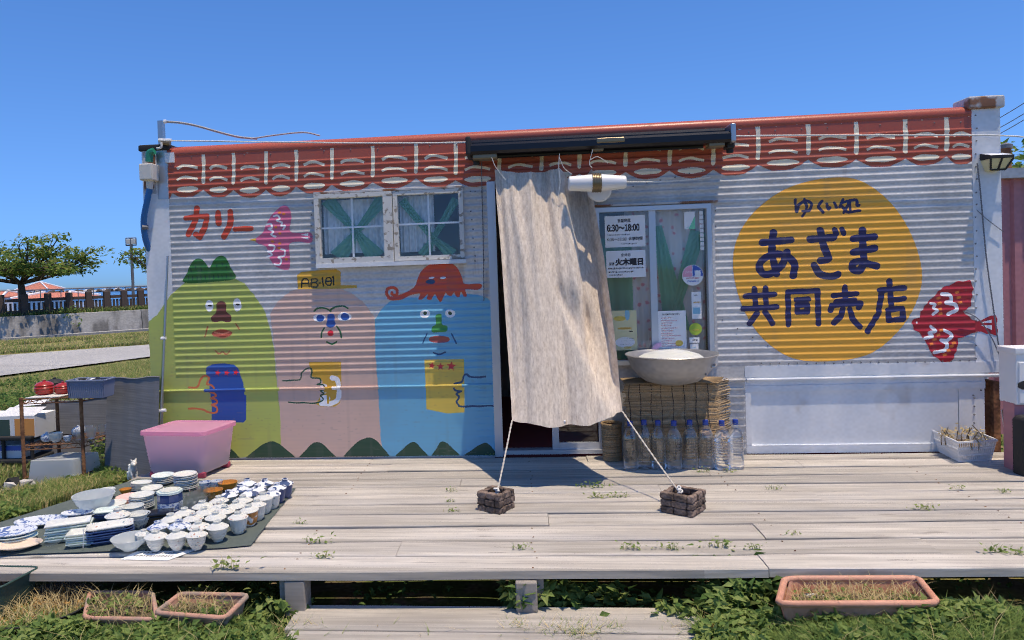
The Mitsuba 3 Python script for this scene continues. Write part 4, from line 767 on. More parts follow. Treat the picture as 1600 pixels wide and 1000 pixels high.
# ================================================================== BRICK PLANTERS AND CORDS
def pot(base, label):
    t = thing('brick_planter', label, 'planter'); l, f, r = (atZ(*b) for b in base); c = (l+r)/2; a = math.atan2(*( (r-f)[[1, 0]] )); s = .5*(np.linalg.norm(r-f)+np.linalg.norm(f-l))*.98; H = .105
    r_ = np.random.default_rng(int(abs(c[0])*1000))
    for k in range(3):
        h0, h1 = H*k/3+.0015, H*(k+1)/3-.0015
        for q in range(4):
            for w in range(2):
                n_ = s/2; x0 = -n_+(w*(s-.032)/2 if k % 2 == 0 else w*(s-.032)*.42); x1 = -n_+((w+1)*(s-.032)/2 if k % 2 == 0 else ((s-.032)*.42 if w == 0 else s-.032))
                m = tm(manifold3d.Manifold.batch_hull([manifold3d.Manifold.sphere(.0045, 6).translate((x, y, z)) for x in (x0+.006, x1-.006) for y in (-n_+.006+r_.uniform(-.003, .003), -n_+.026) for z in (h0+.0045, h1-.0045)]).refine_to_length(.012))
                m.vertices += m.vertex_normals*(meshkit.fbm(np.array(m.vertices)*70, 3, seed=k*7+q+w)[:, None]-.5)*.011
                add('brick', move(m, c, a+q*math.pi/2), 'dark_stone', parent=t)
    add('soil', move(box(-s/2+.02, s/2-.02, -s/2+.02, s/2-.02, .005, H*.62), c, a), 'soil', parent=t, smooth=False)
    return c, H
c1, H1 = pot([(746, 799), (776.6, 806.5), (805, 793)], 'small dark brick planter holding the left curtain cord')
c2, H2 = pot([(1036, 802), (1071, 812), (1099, 793.5)], 'small dark brick planter holding the right curtain cord')
def cord(label, a, b):
    t = thing('cord', label, 'cord'); p = sagline(a, b, .006, 40); o = lambda ph: np.array([[.0026*math.cos(i*1.5+ph), .0026*math.sin(i*1.5+ph), 0] for i in range(len(p))])
    add('strand', tube(p+o(0), .0032, 5), 'rope', parent=t); add('strand', tube(p+o(math.pi), .0032, 5), 'rope', parent=t)
    add('knot', cat(*[move(trimesh.creation.torus(.008, .0045, 12, 6), np.array(b)+[random.uniform(-.008, .008), random.uniform(-.008, .008), .004+.009*i], 0, random.uniform(-1, 1)) for i in range(4)]), 'wire_white', parent=t)
cord('pale cord from the left curtain corner down to its brick planter', cloth_at(0, 1), c1+[.005, 0, H1*.78]); cord('pale cord from the right curtain corner down to its brick planter', cloth_at(1, 1), c2+[-.01, .01, H2*.8])

# ================================================================== BASIN, STAND AND BOTTLES BY THE SHOP WINDOW
bc = atY(1049, 553, -.31); br = 71/ppm(bc); bz = bc[2]; z0 = bz-.186
bs = thing('metal_basin', 'wide grey metal basin on the reed covered stand under the shop window', 'basin')
pr_ = [(0, z0), (.10, z0+.003), (.165, z0+.022), (.215, z0+.06), (.25, z0+.11), (.268, z0+.165), (br-.006, bz-.004), (br, bz), (br-.004, bz+.004), (.262, z0+.168), (.243, z0+.112), (.208, z0+.064), (.16, z0+.027), (0, z0+.008)]
add('bowl', move(lathe(pr_, 56), (bc[0], bc[1], 0)), 'basin_metal', parent=bs, smooth=40)
for a in (-.5, 2.6): add('handle', tube(arcpts([(bc[0]+.255*math.cos(a+o)*(1+.06*(o == 0)), bc[1]+.255*math.sin(a+o)*(1+.06*(o == 0)), z0+.12) for o in (-.14, 0, .14)]), .006), 'basin_metal', parent=bs)
add('dent', move(trimesh.creation.icosphere(1, .006), (bc[0]+.17, bc[1]-.155, z0+.075)), 'wire_grey', parent=bs)
ld = thing('white_dish', 'white domed dish lying upside down in the metal basin', 'dish'); dc = (bc[0], bc[1]+.02, bz-.034)
add('dome', move(lathe([(.2, 0), (.198, .012), (.17, .030), (.11, .048), (.05, .056), (0, .058)], 36), dc), 'porcelain', parent=ld); add('rim', move(lathe([(.198, -.006), (.206, -.004), (.206, .004), (.198, .005)], 36), dc), 'porcelain', parent=ld)
add('purple_leaf', hull([atY(*p, y) for y in (-.055, -.06) for p in ((1018, 546), (1024, 537), (1033, 534.5), (1034, 540), (1027, 546))]), 'purple', 'small purple leaf shape stuck low on the shop window above the basin', 'sticker', smooth=False)
sx0, sx1 = atY(978, 600, -.28)[0], atY(1117, 600, -.28)[0]
sd_ = thing('plant_stand', 'low wooden stand hidden under the reed mat and basin', 'stand')
add('top', box(sx0+.02, sx1-.01, -.26, -.03, z0-.03, z0-.008), 'old_timber', parent=sd_, smooth=False)
for x in (sx0+.05, sx1-.05):
    for y in (-.24, -.06): add('leg', box(x-.018, x+.018, y-.018, y+.018, 0.0, z0-.031), 'old_timber', parent=sd_, smooth=False)
rm = thing('reed_mat', 'brown reed mat tied with dark strings and draped over the stand below the basin', 'mat')
r_ = np.random.default_rng(13); reeds = []
def mat_y(z): return -.285-.02*math.sin(z*11)-.03*(1-z/z0)
zt = z0-.006
for i in range(96):
    z = .04+i*(zt-.04)/95; j = r_.uniform(-.012, .012); y = mat_y(z)+r_.uniform(-.002, .002); dr0 = .014*math.sin(z*23)
    e = .13-.09*max(0, (.16-z)/.12)
    reeds.append(tube(np.array([[sx0-.012+j, y, z+dr0*.2], [sx0+.2, y-.004, z-.004], [sx1-.16, y, z+dr0], [sx1+.002, y+.012, z+.004], [sx1+.03, y+.05, z+.002], [sx1+e+j, -.10+r_.uniform(-.01, .01), z+r_.uniform(-.004, .004)]]), .0031+r_.uniform(-.0008, .001), 5))
for i in range(34):
    y = -.285+i*.0075; reeds.append(tube([[sx0+j, y, zt+.004], [sx1-.1, y, zt+.006], [sx1+.1*(i/34)+.02, y, zt-.002]], .0033, 5))
add('reeds', cat(reeds), 'reed', parent=rm, kind='stuff', smooth=60)
for px in (984, 1001, 1018, 1034, 1052, 1070, 1088, 1107): x = atY(px, 630, -.29)[0]; add('string', tube([[x+.004*math.sin(z*30+px), mat_y(z)-.0055, z] for z in np.linspace(zt+.004, .05, 14)], .0022, 5), 'black_matte', parent=rm)
for o in (.045, .1): add('string', tube([[sx1+o, -.255+o*1.25, z] for z in np.linspace(zt, .1, 6)], .0022, 5), 'black_matte', parent=rm)
bk = thing('wicker_basket', 'tall brown wicker basket beside the doorway', 'basket'); bb = atZ(956, 715, 0); bb[1] = -.13; bb[0] = atY(956, 690, -.13)[0]
rw = []
for i in range(22): rw.append(tube([[.057*(1+.1*i/22)*math.cos(a)+.002*math.sin(a*9+i*math.pi), .057*(1+.1*i/22)*math.sin(a), .008+i*.0107] for a in np.linspace(0, 2*math.pi, 25)], .0058, 5, False))
add('weave', move(cat(rw), bb), 'reed', parent=bk, kind='stuff', smooth=60); add('lining', move(lathe([(0, 0), (.053, 0), (.059, .236)], 20), bb), 'soil', parent=bk); add('rim', move(trimesh.creation.torus(.064, .007, 24, 7), bb+[0, 0, .243]), 'reed', parent=bk)
ordn = ['first', 'second', 'third', 'fourth', 'fifth', 'sixth', 'seventh', 'eighth', 'ninth', 'tenth', 'eleventh', 'twelfth']
prof = [(0, .004), (.02, 0), (.044, .001), (.048, .008)]
for i in range(9): z = .018+i*.0185; prof += [(.0485, z), (.0485, z+.010), (.0462, z+.0125), (.0462, z+.0165)]
prof += [(.0485, .188), (.0485, .20), (.044, .222), (.030, .252), (.0165, .268), (.0155, .285), (0, .286)]
sq = lambda m: (m.vertices.__setitem__((slice(None), slice(0, 2)), m.vertices[:, :2]*(1+.05*np.cos(4*np.arctan2(m.vertices[:, 1], m.vertices[:, 0])))[:, None]*.985), m)[1]
shell = mikit.ply(sq(lathe(prof, 32)), 'glass_ware', 40); wat = mikit.ply(sq(lathe([(0, .006)]+[(max(0, r-.0022), z+.001) for r, z in prof[2:-3]]+[(0, .248)], 32)), 'water', 40); capm = mikit.ply(lathe([(0, .281), (.0175, .281), (.0175, .299), (.016, .302), (0, .302)], 16), 'navy_cap', 30); ring = mikit.ply(lathe([(.016, .272), (.0185, .272), (.0185, .277), (.016, .277)], 16), 'navy_cap')
for i, (px, py) in enumerate([(988, 736), (1010, 734), (1032, 735), (1057, 736), (1082, 735), (1107, 735), (1132.5, 736.5), (1154, 734.5)]):
    p = atZ(px, py, 0); M = T().translate([p[0], p[1]+.046, .001]).rotate([0, 0, 1], random.uniform(0, 90)).scale([.97, .97, 1.0])
    t = thing('water_bottle', f'clear water filled bottle with blue cap, {ordn[i]} from the left in the row', 'bottle', 'water bottles lined up by the reed mat')
    copy('shell', shell, M, t); copy('water', wat, M @ T().scale([1, 1, random.uniform(.93, 1.0)]), t); copy('cap', capm, M, t); copy('neck_ring', ring, M, t)

# ================================================================== PAPERS ON THE SHOP WINDOW
from PIL import Image, ImageDraw, ImageFont
FONT = ImageFont.truetype(glob.glob('/opt/blender-*/*/datafiles/fonts/Noto Sans CJK Regular.woff2')[0], 80)
def glyphs(text, bold=1):
    x0, y0, x1, y1 = FONT.getbbox(text, anchor='ls', stroke_width=bold); im = Image.new('L', (x1-x0+8, y1-y0+8))
    ImageDraw.Draw(im).text((4-x0, 4-y0), text, 255, FONT, anchor='ls', stroke_width=bold)
    on = np.pad(np.asarray(im) > 127, ((0, 0), (1, 1))).astype(np.int8); rows, st = np.nonzero(np.diff(on, axis=1) == 1); en = np.nonzero(np.diff(on, axis=1) == -1)[1]
    return unary_union(shapely.box(st, -rows-1, en, -rows)).buffer(.6).buffer(-.6).simplify(.9)
def fit(g, x0, z0, x1, z1):
    a, b, c, d = g.bounds; return affinity.translate(affinity.scale(affinity.translate(g, -a, -b), (x1-x0)/(c-a), (z1-z0)/(d-b), origin=(0, 0)), x0, z0)
def plate2(g, y, dpt=.0006):
    ms = [trimesh.creation.extrude_polygon(p, dpt, engine='earcut') for p in polys(g)]; m = cat(ms); v = m.vertices.copy(); m.vertices = np.stack([v[:, 0], y-v[:, 2], v[:, 1]], 1); m.invert(); return m
def rect_px(x0, y0, x1, y1): a, b = Q(x0, (y0+y1)/2)[0], Q(x1, (y0+y1)/2)[0]; c, d = Q((x0+x1)/2, y1)[1], Q((x0+x1)/2, y0)[1]; return a, c, b, d
YS = -.0055
def paper(name, label, c, px, col='paper', y=YS): t = thing(name, label, c); r = rect_px(*px); add('sheet', box(r[0], r[2], y-.0008, y, r[1], r[3]), col, parent=t, smooth=False); return t, r
def wr(t, r, text, fx0, fy0, fx1, fy1, m='ink', bold=2):   # fractions from the top left of the sheet
    x0, z0, x1, z1 = r; g = fit(glyphs(text, bold), x0+(x1-x0)*fx0, z1-(z1-z0)*fy1, x0+(x1-x0)*fx1, z1-(z1-z0)*fy0); add('print', plate2(g, YS-.0008), m, parent=t, smooth=False)
def scrib(t, r, fx0, fy, fx1, fh, m='ink', seed=0):   # a line of print too small to read
    x0, z0, x1, z1 = r; q = np.random.default_rng(seed+int(fy*1000)); x = fx0; gs = []
    while x < fx1: w = q.uniform(.012, .03); gs.append(sbox(x0+(x1-x0)*x, z1-(z1-z0)*(fy+fh*q.uniform(.7, 1)), x0+(x1-x0)*min(x+w, fx1), z1-(z1-z0)*(fy+fh*q.uniform(0, .2)))); x += w+q.uniform(.008, .022)
    add('small_print', plate2(U(*gs), YS-.0008), m, parent=t, kind='stuff', smooth=False)
t, r = paper('paper_sign', 'white paper with opening hours 6:30 to 18:00 on the shop window', 'sign', (945, 337, 1008, 386))
wr(t, r, '営業時間', .32, .10, .64, .22); wr(t, r, '6:30～18:00', .05, .27, .86, .50, bold=4); scrib(t, r, .06, .58, .62, .05); wr(t, r, '6:30～17:30', .05, .70, .53, .80, bold=2); wr(t, r, '休憩時間', .58, .68, .93, .80); scrib(t, r, .40, .88, .78, .04)
t, r = paper('paper_sign', 'white paper with the closing days below the opening hours', 'sign', (947, 391.5, 1008.5, 433.5))
wr(t, r, '定休日', .38, .10, .62, .22); wr(t, r, '毎週', .07, .42, .21, .54); wr(t, r, '火木曜日', .23, .28, .94, .56, bold=5); scrib(t, r, .05, .62, .95, .07); scrib(t, r, .06, .76, .70, .06); scrib(t, r, .08, .87, .40, .06)
t, r = paper('paper_map', 'pale yellow map sheet low in the left pane of the shop window', 'map', (957, 485, 995, 547), 'yellow_paper')
for fx, fy, w, h, m in ((.3, .2, .5, .12, 'paint_yellow'), (.5, .45, .6, .05, 'paint_ochre'), (.62, .1, .2, .3, 'teal_ink'), (.5, .8, .8, .26, 'paper'), (.6, .93, .3, .06, 'paint_yellow'), (.75, .53, .16, .03, 'ink')):
    g = affinity.translate(affinity.scale(Point(0, 0).buffer(.5), (r[2]-r[0])*w, (r[3]-r[1])*h), r[0]+(r[2]-r[0])*fx, r[3]-(r[3]-r[1])*fy).intersection(sbox(*r)); add('print', plate2(g, YS-.0008), m, parent=t, smooth=False)
for q in (.7, .76, .84): scrib(t, r, .3, q, .85, .02, 'ink', 3)
t, r = paper('paper_menu', 'white price list with rows of red print in the right pane of the shop window', 'sign', (1026, 485.5, 1072, 549))
scrib(t, r, .2, .06, .8, .05, 'ink', 1)
for i in range(12): scrib(t, r, .16, .16+i*.063, (.5, .7, .55, .5, .72, .56, .55, .82, .6, .5, .66, .75)[i], .025, 'red_ink', 5)
g = affinity.translate(affinity.scale(Point(0, 0).buffer(.5), .05, .04), r[0]+(r[2]-r[0])*.75, r[3]-(r[3]-r[1])*.80); add('print', plate2(g, YS-.0008), 'paint_yellow', parent=t, smooth=False)
def rnd_(px, py, rr): c = Q(px, py); return c, rr/ppm(atY(px, py))
c, rr = rnd_(1082, 430, 16.2); t = thing('round_sticker', 'round pink and blue sticker on the right pane of the shop window', 'sticker'); disc = Point(c).buffer(rr, quad_segs=12)
add('sheet', plate2(disc, YS, .0008), 'paper', parent=t, smooth=False); half = disc.buffer(-rr*.04)
add('print', plate2(half.intersection(sbox(c[0]-rr, c[1]-rr*.15, c[0]-rr*.05, c[1]+rr)), YS-.0008), 'pink_ink', parent=t, smooth=False); add('print', plate2(half.intersection(sbox(c[0]+rr*.0, c[1]-rr*.1, c[0]+rr, c[1]+rr)).difference(sbox(c[0]+.2*rr, c[1]-.1*rr, c[0]+.75*rr, c[1]+.45*rr)), YS-.0008), 'blue_ink', parent=t, smooth=False)
R5 = (c[0]-rr, c[1]-rr, c[0]+rr, c[1]+rr); scrib(t, R5, .18, .60, .8, .08, 'red_ink', 2); scrib(t, R5, .25, .74, .78, .10, 'blue_ink', 4); scrib(t, R5, .12, .3, .48, .1, 'paper', 6)
t, r = paper('window_card', 'small white card with a green corner at the top of the shop window', 'card', (1068.5, 331, 1085.5, 358)); add('print', plate2(Polygon([(r[2], r[1]), (r[2], r[1]+(r[3]-r[1])*.75), (r[0]+(r[2]-r[0])*.4, r[1])]), YS-.0008), 'pale_green', parent=t, smooth=False); scrib(t, r, .2, .86, .7, .05, 'pale_green', 8)
t = thing('tab_strip', 'vertical strip of small white tabs down the right edge of the shop window', 'strip')
for i in range(9): r = rect_px(1092+i*.25, 330+i*6.9, 1098+i*.25, 335.6+i*6.9); add('tab', box(r[0], r[2], YS-.0008, YS, r[1], r[3]), 'paper', parent=t, smooth=False)
t, r = paper('window_card', 'tall white card with a light blue square below the round sticker', 'card', (1080.5, 456, 1095.5, 498)); r2 = (r[0]+.1*(r[2]-r[0]), r[1]+.18*(r[3]-r[1]), r[2]-.12*(r[2]-r[0]), r[1]+.42*(r[3]-r[1])); add('print', plate2(sbox(*r2), YS-.0008), 'teal_ink', parent=t, smooth=False); scrib(t, r, .15, .36, .95, .06, 'paint_ochre', 3); scrib(t, r, .3, .1, .6, .05, 'ink', 2)
c, rr = rnd_(1086.5, 514, 9.6); t = thing('round_sticker', 'small yellow green round sticker low on the shop window', 'sticker'); add('sheet', plate2(Point(c).buffer(rr), YS, .0008), 'lime', parent=t, smooth=False); scrib(t, (c[0]-rr, c[1]-rr, c[0]+rr, c[1]+rr), .2, .5, .8, .18, 'paint_yellow', 4)
t, r = paper('window_card', 'small white card with one dark line under the yellow green sticker', 'card', (1077, 527, 1092.5, 535.5)); scrib(t, r, .3, .35, .85, .3, 'ink', 9)
t, r = paper('window_card', 'small white card lowest in the right corner of the shop window', 'card', (1078, 537, 1091, 549)); scrib(t, r, .3, .4, .7, .15, 'teal_ink', 9)

# ================================================================== LAMP, CABLES AND FITTINGS ON THE CONTAINER
q = atY(1549, 254, 0); w = 17/ppm(q); t = thing('wall_lamp', 'black outdoor wall lamp with cream panes on the right corner post', 'lamp')
hz = 14/ppm(q); x, z = q[0], q[2]
add('housing', cat(hull([(x+sx*w, y, z+zz) for sx in (-1, 1) for y, zz in ((-.001, hz), (-.11, hz*.55), (-.11, hz*.25), (-.001, hz*.3))])), 'black_matte', parent=t, smooth=False)
add('top_panel', hull([(x+sx*w*.9, y, zz) for sx in (-1, 1) for y, zz in ((-.012, z+hz*.99), (-.105, z+hz*.58), (-.012, z+hz*.9))]), 'white_plastic', parent=t, smooth=False)
add('lens', hull([(x+sx*w*k, y, z+zz) for sx in (-1, 1) for y, zz, k in ((-.002, hz*.22, .96), (-.104, hz*.22, .96), (-.002, -hz*.95, .6), (-.06, -hz*.95, .6))]), 'yellow_paper', parent=t, smooth=False)
for s in (-1, 0, 1): add('bar', tube([(x+s*w*.97, -.107, z+hz*.22), (x+s*w*.62, -.064, z-hz*.96)], .006, 5), 'black_matte', parent=t)
add('bar', tube([(x-w*.62, -.064, z-hz*.96), (x+w*.62, -.064, z-hz*.96)], .006, 5), 'black_matte', parent=t)
def line(name, label, c, pts, Y, r, m): return add(name, wl(pts, Y, r), m, label, c)
line('white_cable', 'thin white cable stretched along the whole top of the shop front', 'cable', [(248, 219.5), (430, 222), (640, 223.5), (900, 219), (1144, 212.5), (1400, 211.5), (1567, 212), (1640, 219)], -.07, .005, 'wire_white')
line('dark_cable', 'dark cable running down the right corner post from the lamp', 'cable', [(1527, 255), (1532, 300), (1541, 400), (1552, 480), (1562, 552)], -.02, .0045, 'wire_grey')
line('dark_cable', 'dark cable curving across the red bird tail to the lower right corner', 'cable', [(1505, 486), (1528, 498), (1548, 525), (1562, 556)], -.025, .0035, 'wire_grey')
line('dark_cable', 'thin dark wire slanting over the right corner post below the lamp', 'cable', [(1526, 328), (1545, 345), (1568, 362)], -.015, .0025, 'wire_grey')
line('dark_cable', 'thin grey cable hanging down the wall between the right sash and the doorway', 'cable', [(752, 250), (753, 300), (755, 380), (756, 470)], -.012, .003, 'wire_grey')
t = thing('cable_mast', 'grey steel stub mast above the left corner of the shop with cables tied to it', 'mast')
A = atY(253, 222, .02); B = atY(253, 189, .02); add('pole', box(A[0]-.018, A[0]+.018, .0, .04, ZT-.3, B[2]), 'steel', parent=t, smooth=False); add('cross_bar', tube([atY(248, 219, -.02), atY(268, 219.5, -.02)], .012), 'white_plastic', parent=t); add('cross_bar', tube([atY(252, 223, -.03), atY(266, 224, -.03)], .016), 'bronze', parent=t)
add('insulator', tube([atY(256, 190, -.02), atY(260, 190, -.02)], .013), 'white_plastic', parent=t)
line('roof_cable', 'grey twin cable sagging from the stub mast to the roof edge', 'cable', [(257, 190), (282, 192), (308, 197), (340, 206), (372, 214), (402, 217)], (-.02, 0, .05, .1, .15, .2), .0085, 'cable_grey')
line('roof_cable', 'pale cable looping over the roof edge right of the sagging twin cable', 'cable', [(392, 217), (432, 211), (474, 207), (500, 212)], (.15, .2, .2, .2), .006, 'cable_grey')
t = thing('junction_box', 'beige electrical box with a blue hose on the left corner post', 'junction box')
a, b = atY(221, 257, -.06), atY(243, 282, -.06); add('box', rbox(a[0], b[0], -.10, -.004, b[2], a[2], .008), 'cream_plastic', parent=t); add('lid', rbox(a[0]+.006, b[0]-.006, -.108, -.101, b[2]+.006, a[2]-.006, .003), 'cream_plastic', parent=t)
add('adaptor', tube([atY(234, 281, -.05), atY(234, 296, -.05)], [.026, .02], 12), 'cream_plastic', parent=t)
add('hose', tube(arcpts([atY(234, 295, -.05), atY(229, 318, -.05), atY(224.5, 345, -.04), atY(227, 372, -.02), atY(234, 392, .02), atY(242, 408, .1)]), .021, 10), 'blue_pipe', parent=t); add('clip', tube([atY(222, 355, -.06), atY(232, 355, -.04)], .016, 8), 'wire_grey', parent=t)
add('plug', tube(arcpts([atY(233, 253, -.06), atY(234, 240, -.06), atY(241, 236, -.06)]), .026, 10), 'green_plastic', parent=t); add('lead', wl([(245, 232), (252, 230), (252, 222)], -.05, .008), 'wire_white', parent=t)
t = thing('steel_rod', 'thin galvanised rods standing against the left corner of the shop', 'rod')
add('rod', tube([atY(262, 400, -.03), atY(256, 560, -.07), atY(249, 690, -.1)], .008), 'steel', parent=t); add('rod', tube([atY(255, 575, -.06), atY(253, 690, -.08)], .006), 'steel', parent=t); add('coupler', tube([atY(252, 529, -.06), atY(259, 528, -.06)], .012), 'white_plastic', parent=t); add('coupler', tube([atY(249, 642, -.09), atY(259, 641, -.09)], .012), 'white_plastic', parent=t)

# ================================================================== RIGHT HAND END
pq = atY(1566, 400, 1.1); t = thing('pink_container', 'faded pink ribbed metal container beyond the right end of the shop', 'container')
mat('pink_metal', proc(lambda p, n, uv: mix((.50, .20, .22), (.42, .19, .20), fbm(p.x*4, p.y*4, p.z*1.2, 4))*(.9+.15*noise(p.x*40, 0, p.z*40))), .55)
px0, pz1 = 3.2, atY(1592, 279, 1.1)[2]; rb_ = []
x = px0; sec = []
while x < 8.5: sec += [(x, 1.1), (x+.055, 1.1), (x+.07, 1.125), (x+.115, 1.125), (x+.13, 1.1)]; x += .13
V = [(a, b, z) for a, b in sec for z in (-.35, pz1)]; F = [f for i in range(len(sec)-1) for k in [2*i] for f in ([k, k+2, k+1], [k+1, k+2, k+3])]
add('wall', trimesh.Trimesh(V, F, process=False), 'pink_metal', parent=t, smooth=False); add('end_wall', box(px0, px0+.05, 1.13, 3.4, -.35, pz1), 'pink_metal', parent=t, smooth=False)
add('roof_lip', box(px0-.04, 8.5, 1.02, 3.4, pz1, pz1+.075), 'basin_metal', parent=t, smooth=False); add('corner_edge', box(px0-.03, px0+.02, 1.06, 1.099, -.35, pz1-.002), 'rust', parent=t, smooth=False)
a = atY(1572, 232, 1.3); t = thing('vent_pipe', 'short dark vent pipe behind the right corner post', 'pipe'); add('pipe', tube([[a[0], 1.3, pz1], [a[0], 1.3, a[2]]], .035, 10), 'rust', parent=t); add('cap', move(lathe([(0, 0), (.045, 0), (.045, .03), (0, .05)], 12), (a[0], 1.3, a[2])), 'wire_grey', parent=t)
def bush(name, label, c, base, r3, n, size, mats, seed):
    r = np.random.default_rng(seed); t = thing(name, label, c); base = np.asarray(base, float); q = r.normal(size=(n, 3)); q /= np.linalg.norm(q, axis=1, keepdims=True)
    q *= (r.uniform(.25, 1, (n, 1))**.45)*(.72+.5*meshkit.noise(q*2.6, seed)[:, None]); q = q*np.array(r3)+base+[0, 0, r3[2]*.95]
    for i, m in enumerate(mats): k = q[i::len(mats)]; add('foliage', leaves(k, r.uniform(.7, 1.3, len(k))*size, rnd=r), m, parent=t, smooth=False)
    add('stem', cat(*[tube(arcpts([base-[0, 0, .05], base+np.array([r.normal()*.2*r3[0], r.normal()*.2*r3[1], r3[2]*.7]), q[int(r.integers(0, n))]]), .02*max(r3)) for _ in range(5)]), 'stem', parent=t)
for i, (px, py, D, s, lb) in enumerate([(1580, 243, 14., 1.25, 'dense green tree just right of the vent pipe'), (1612, 234, 15., 1.7, 'dense green tree at the right edge of the picture behind the pink container')]):
    c = atD(px, py, D); bush('background_tree', lb, 'tree', [c[0], c[1], -.3], (s*1.1, s, (c[2]+.55)/2), 2600, .15, ['tree_leaf', 'tree_leaf_light'], 30+i)
for i, (ya, yb) in enumerate([(183, 150), (197, 168), (206, 178)]):
    c0, c1 = atD(1500, ya+32, 26.), atD(1660, yb-30, 20.); add('power_line', tube(sagline(c0, c1, .12), .014, 4), 'wire_grey', f'{["upper", "middle", "lower"][i]} of three thin power lines in the sky at the upper right', 'wire')
# meter cabinet on its pink pier
ce = atY(1587, 552, -.5); zc = atY(1587, 633, -.5)[2]; t = thing('meter_cabinet', 'white metal meter cabinet on a pink pier at the right edge', 'cabinet'); D_ = .155
add('body', rbox(ce[0], ce[0]+.5, -.5, -.5+D_, zc, ce[2]+.012, .006), 'white_plastic', parent=t); add('top', rbox(ce[0]-.008, ce[0]+.51, -.508, -.5+D_+.006, ce[2]-.006, ce[2]+.03, .006), 'white_plastic', parent=t)
dq = atY(1591, 566, -.5); add('door', rbox(dq[0], ce[0]+.47, -.508, -.498, zc+.01, dq[2], .004), 'white_plastic', parent=t); lq = atY(1600.5, 602, -.508); add('lock', move(lathe([(0, -.004), (.034, -.004), (.034, .004), (.0, .006)], 18, 1, .75), lq, 0, math.pi/2), 'black_matte', parent=t)
add('pier', box(ce[0]-.0, ce[0]+.46, -.48, -.38, -.3, zc+.006), 'pink_metal', parent=t, smooth=False)
a = atY(1583, 648, -.52); add('black_block', rbox(a[0], a[0]+.4, -.62, -.49, -.25, a[2], .03), 'black_matte', 'plain black block standing under the meter cabinet', 'block')  # plain black block filling the dark area below the cabinet
t = thing('rod_bundle', 'leaning grey rods and dead stalks beside the rusty right leg', 'rods')
for p in ([(1565, 575), (1572, 640), (1580, 712)], [(1572, 620), (1575, 650), (1577, 705)], [(1566, 640), (1574, 700), (1580, 716)]): add('rod', wl(p, -.3, .006), 'steel', parent=t)
# long white pot with slatted sides
Br = [(1465, 705), (1499, 722.5), (1549, 719.5)]; l, f, r = (atZ(*b, .002) for b in Br); back = l+r-f; t = thing('white_basket', 'long white slatted plastic basket of withered plants at the foot of the wall', 'basket')
cb = (l+r)/2; H = .125; bot = [f, r, back, l]; topc = [cb+(p-cb)*1.18+[0, 0, H] for p in bot]; bot = [cb+(p-cb)*.98 for p in bot]
sl_ = []
for i in range(4):
    b0, b1, t0, t1 = bot[i], bot[(i+1) % 4], topc[i], topc[(i+1) % 4]; nn = int(np.linalg.norm(b1-b0)/.012)
    for k in range(nn+1): s = k/nn; sl_.append(tube([b0+(b1-b0)*s, t0+(t1-t0)*s], .0033, 4))
    for h in (.03, .34, .66): sl_.append(tube([b0+(t0-b0)*h, b1+(t1-b1)*h], .004, 4))
add('slats', cat(sl_), 'white_plastic', parent=t, kind='stuff', smooth=60)
add('rim', cat(*[hull([p+k*(p-cb)*[1, 1, 0]+[0, 0, z] for p in (topc[i], topc[(i+1) % 4]) for k in (0, .06) for z in (0, .011)]) for i in range(4)]), 'white_plastic', parent=t, smooth=30)
lin_ = [cb+(p-cb)*.94+[0, 0, .004] for p in bot]+[cb+(p-cb)*.93-[0, 0, .02] for p in topc]
V = np.array(lin_); add('liner', trimesh.Trimesh(V, [[0, 1, 5], [0, 5, 4], [1, 2, 6], [1, 6, 5], [2, 3, 7], [2, 7, 6], [3, 0, 4], [3, 4, 7]], process=False), 'white_plastic', parent=t, smooth=False)
add('soil', hull([cb+(p-cb)*.9+[0, 0, H*.6*k] for p in bot for k in (.1, 1)]), 'soil', parent=t, smooth=False)
r_ = np.random.default_rng(41); pl = [cb+(f-cb)*r_.uniform(-.8, .8)+(r-cb)*r_.uniform(-.8, .8)+[0, 0, H*.6] for _ in range(16)]
add('dead_stems', cat(*[tube(arcpts([p, p+[r_.normal()*.012, r_.normal()*.01, .05], p+[r_.normal()*.03, r_.normal()*.02, r_.uniform(.07, .12)]]), .003, 4) for p in pl]), 'stem', parent=t, kind='stuff')
q = np.repeat(np.array(pl), 9, 0)+r_.normal(size=(144, 3))*[.02, .02, .016]+[0, 0, .075]; add('withered_leaves', leaves(q, .024, rnd=r_), 'straw', parent=t, kind='stuff', smooth=False)

# ================================================================== LEFT: STORAGE TUB, SHEETS, RACK AND BOXES
F_, G_, H_ = atZ(233, 739, .03), atZ(317, 741, .03), atZ(361, 722, .03); K_ = F_+H_-G_; cc = (F_+H_)/2
tlz = .03; topz = atY(275, 677, F_[1]-.03)[2]
t = thing('storage_tub', 'translucent storage tub with a pink lid on the deck by the left figure', 'storage box')
bq = [F_, G_, H_, K_]; tq = [np.array([*(cc+(p-cc)*1.17)[:2], topz]) for p in bq]
def rring(q, k=.82):   # a quad with rounded corners
    out = []
    for i in range(4):
        a, b, c = q[i-1], q[i], q[(i+1) % 4]
        for s in (0, .5, 1): p1 = b+(a-b)*(1-k)*.5; p2 = b+(c-b)*(1-k)*.5; out.append((p1*(1-s)+p2*s)*.6+.4*(b if s == .5 else (p1*(1-s)+p2*s)))
    return np.array(out)
def wallmesh(q0, q1, lv=7, bottom=True):
    A, B = rring(q0), rring(q1); n = len(A); V = np.vstack([A+(B-A)*s for s in np.linspace(0, 1, lv)]); F = [f for i in range(lv-1) for j in range(n) for k, m in [(i*n+j, i*n+(j+1) % n)] for f in ([k, m, m+n], [k, m+n, k+n])]
    if bottom: V = np.vstack([V, A.mean(0)]); F += [[len(V)-1, (j+1) % n, j] for j in range(n)]
    return trimesh.Trimesh(V, F, process=False)
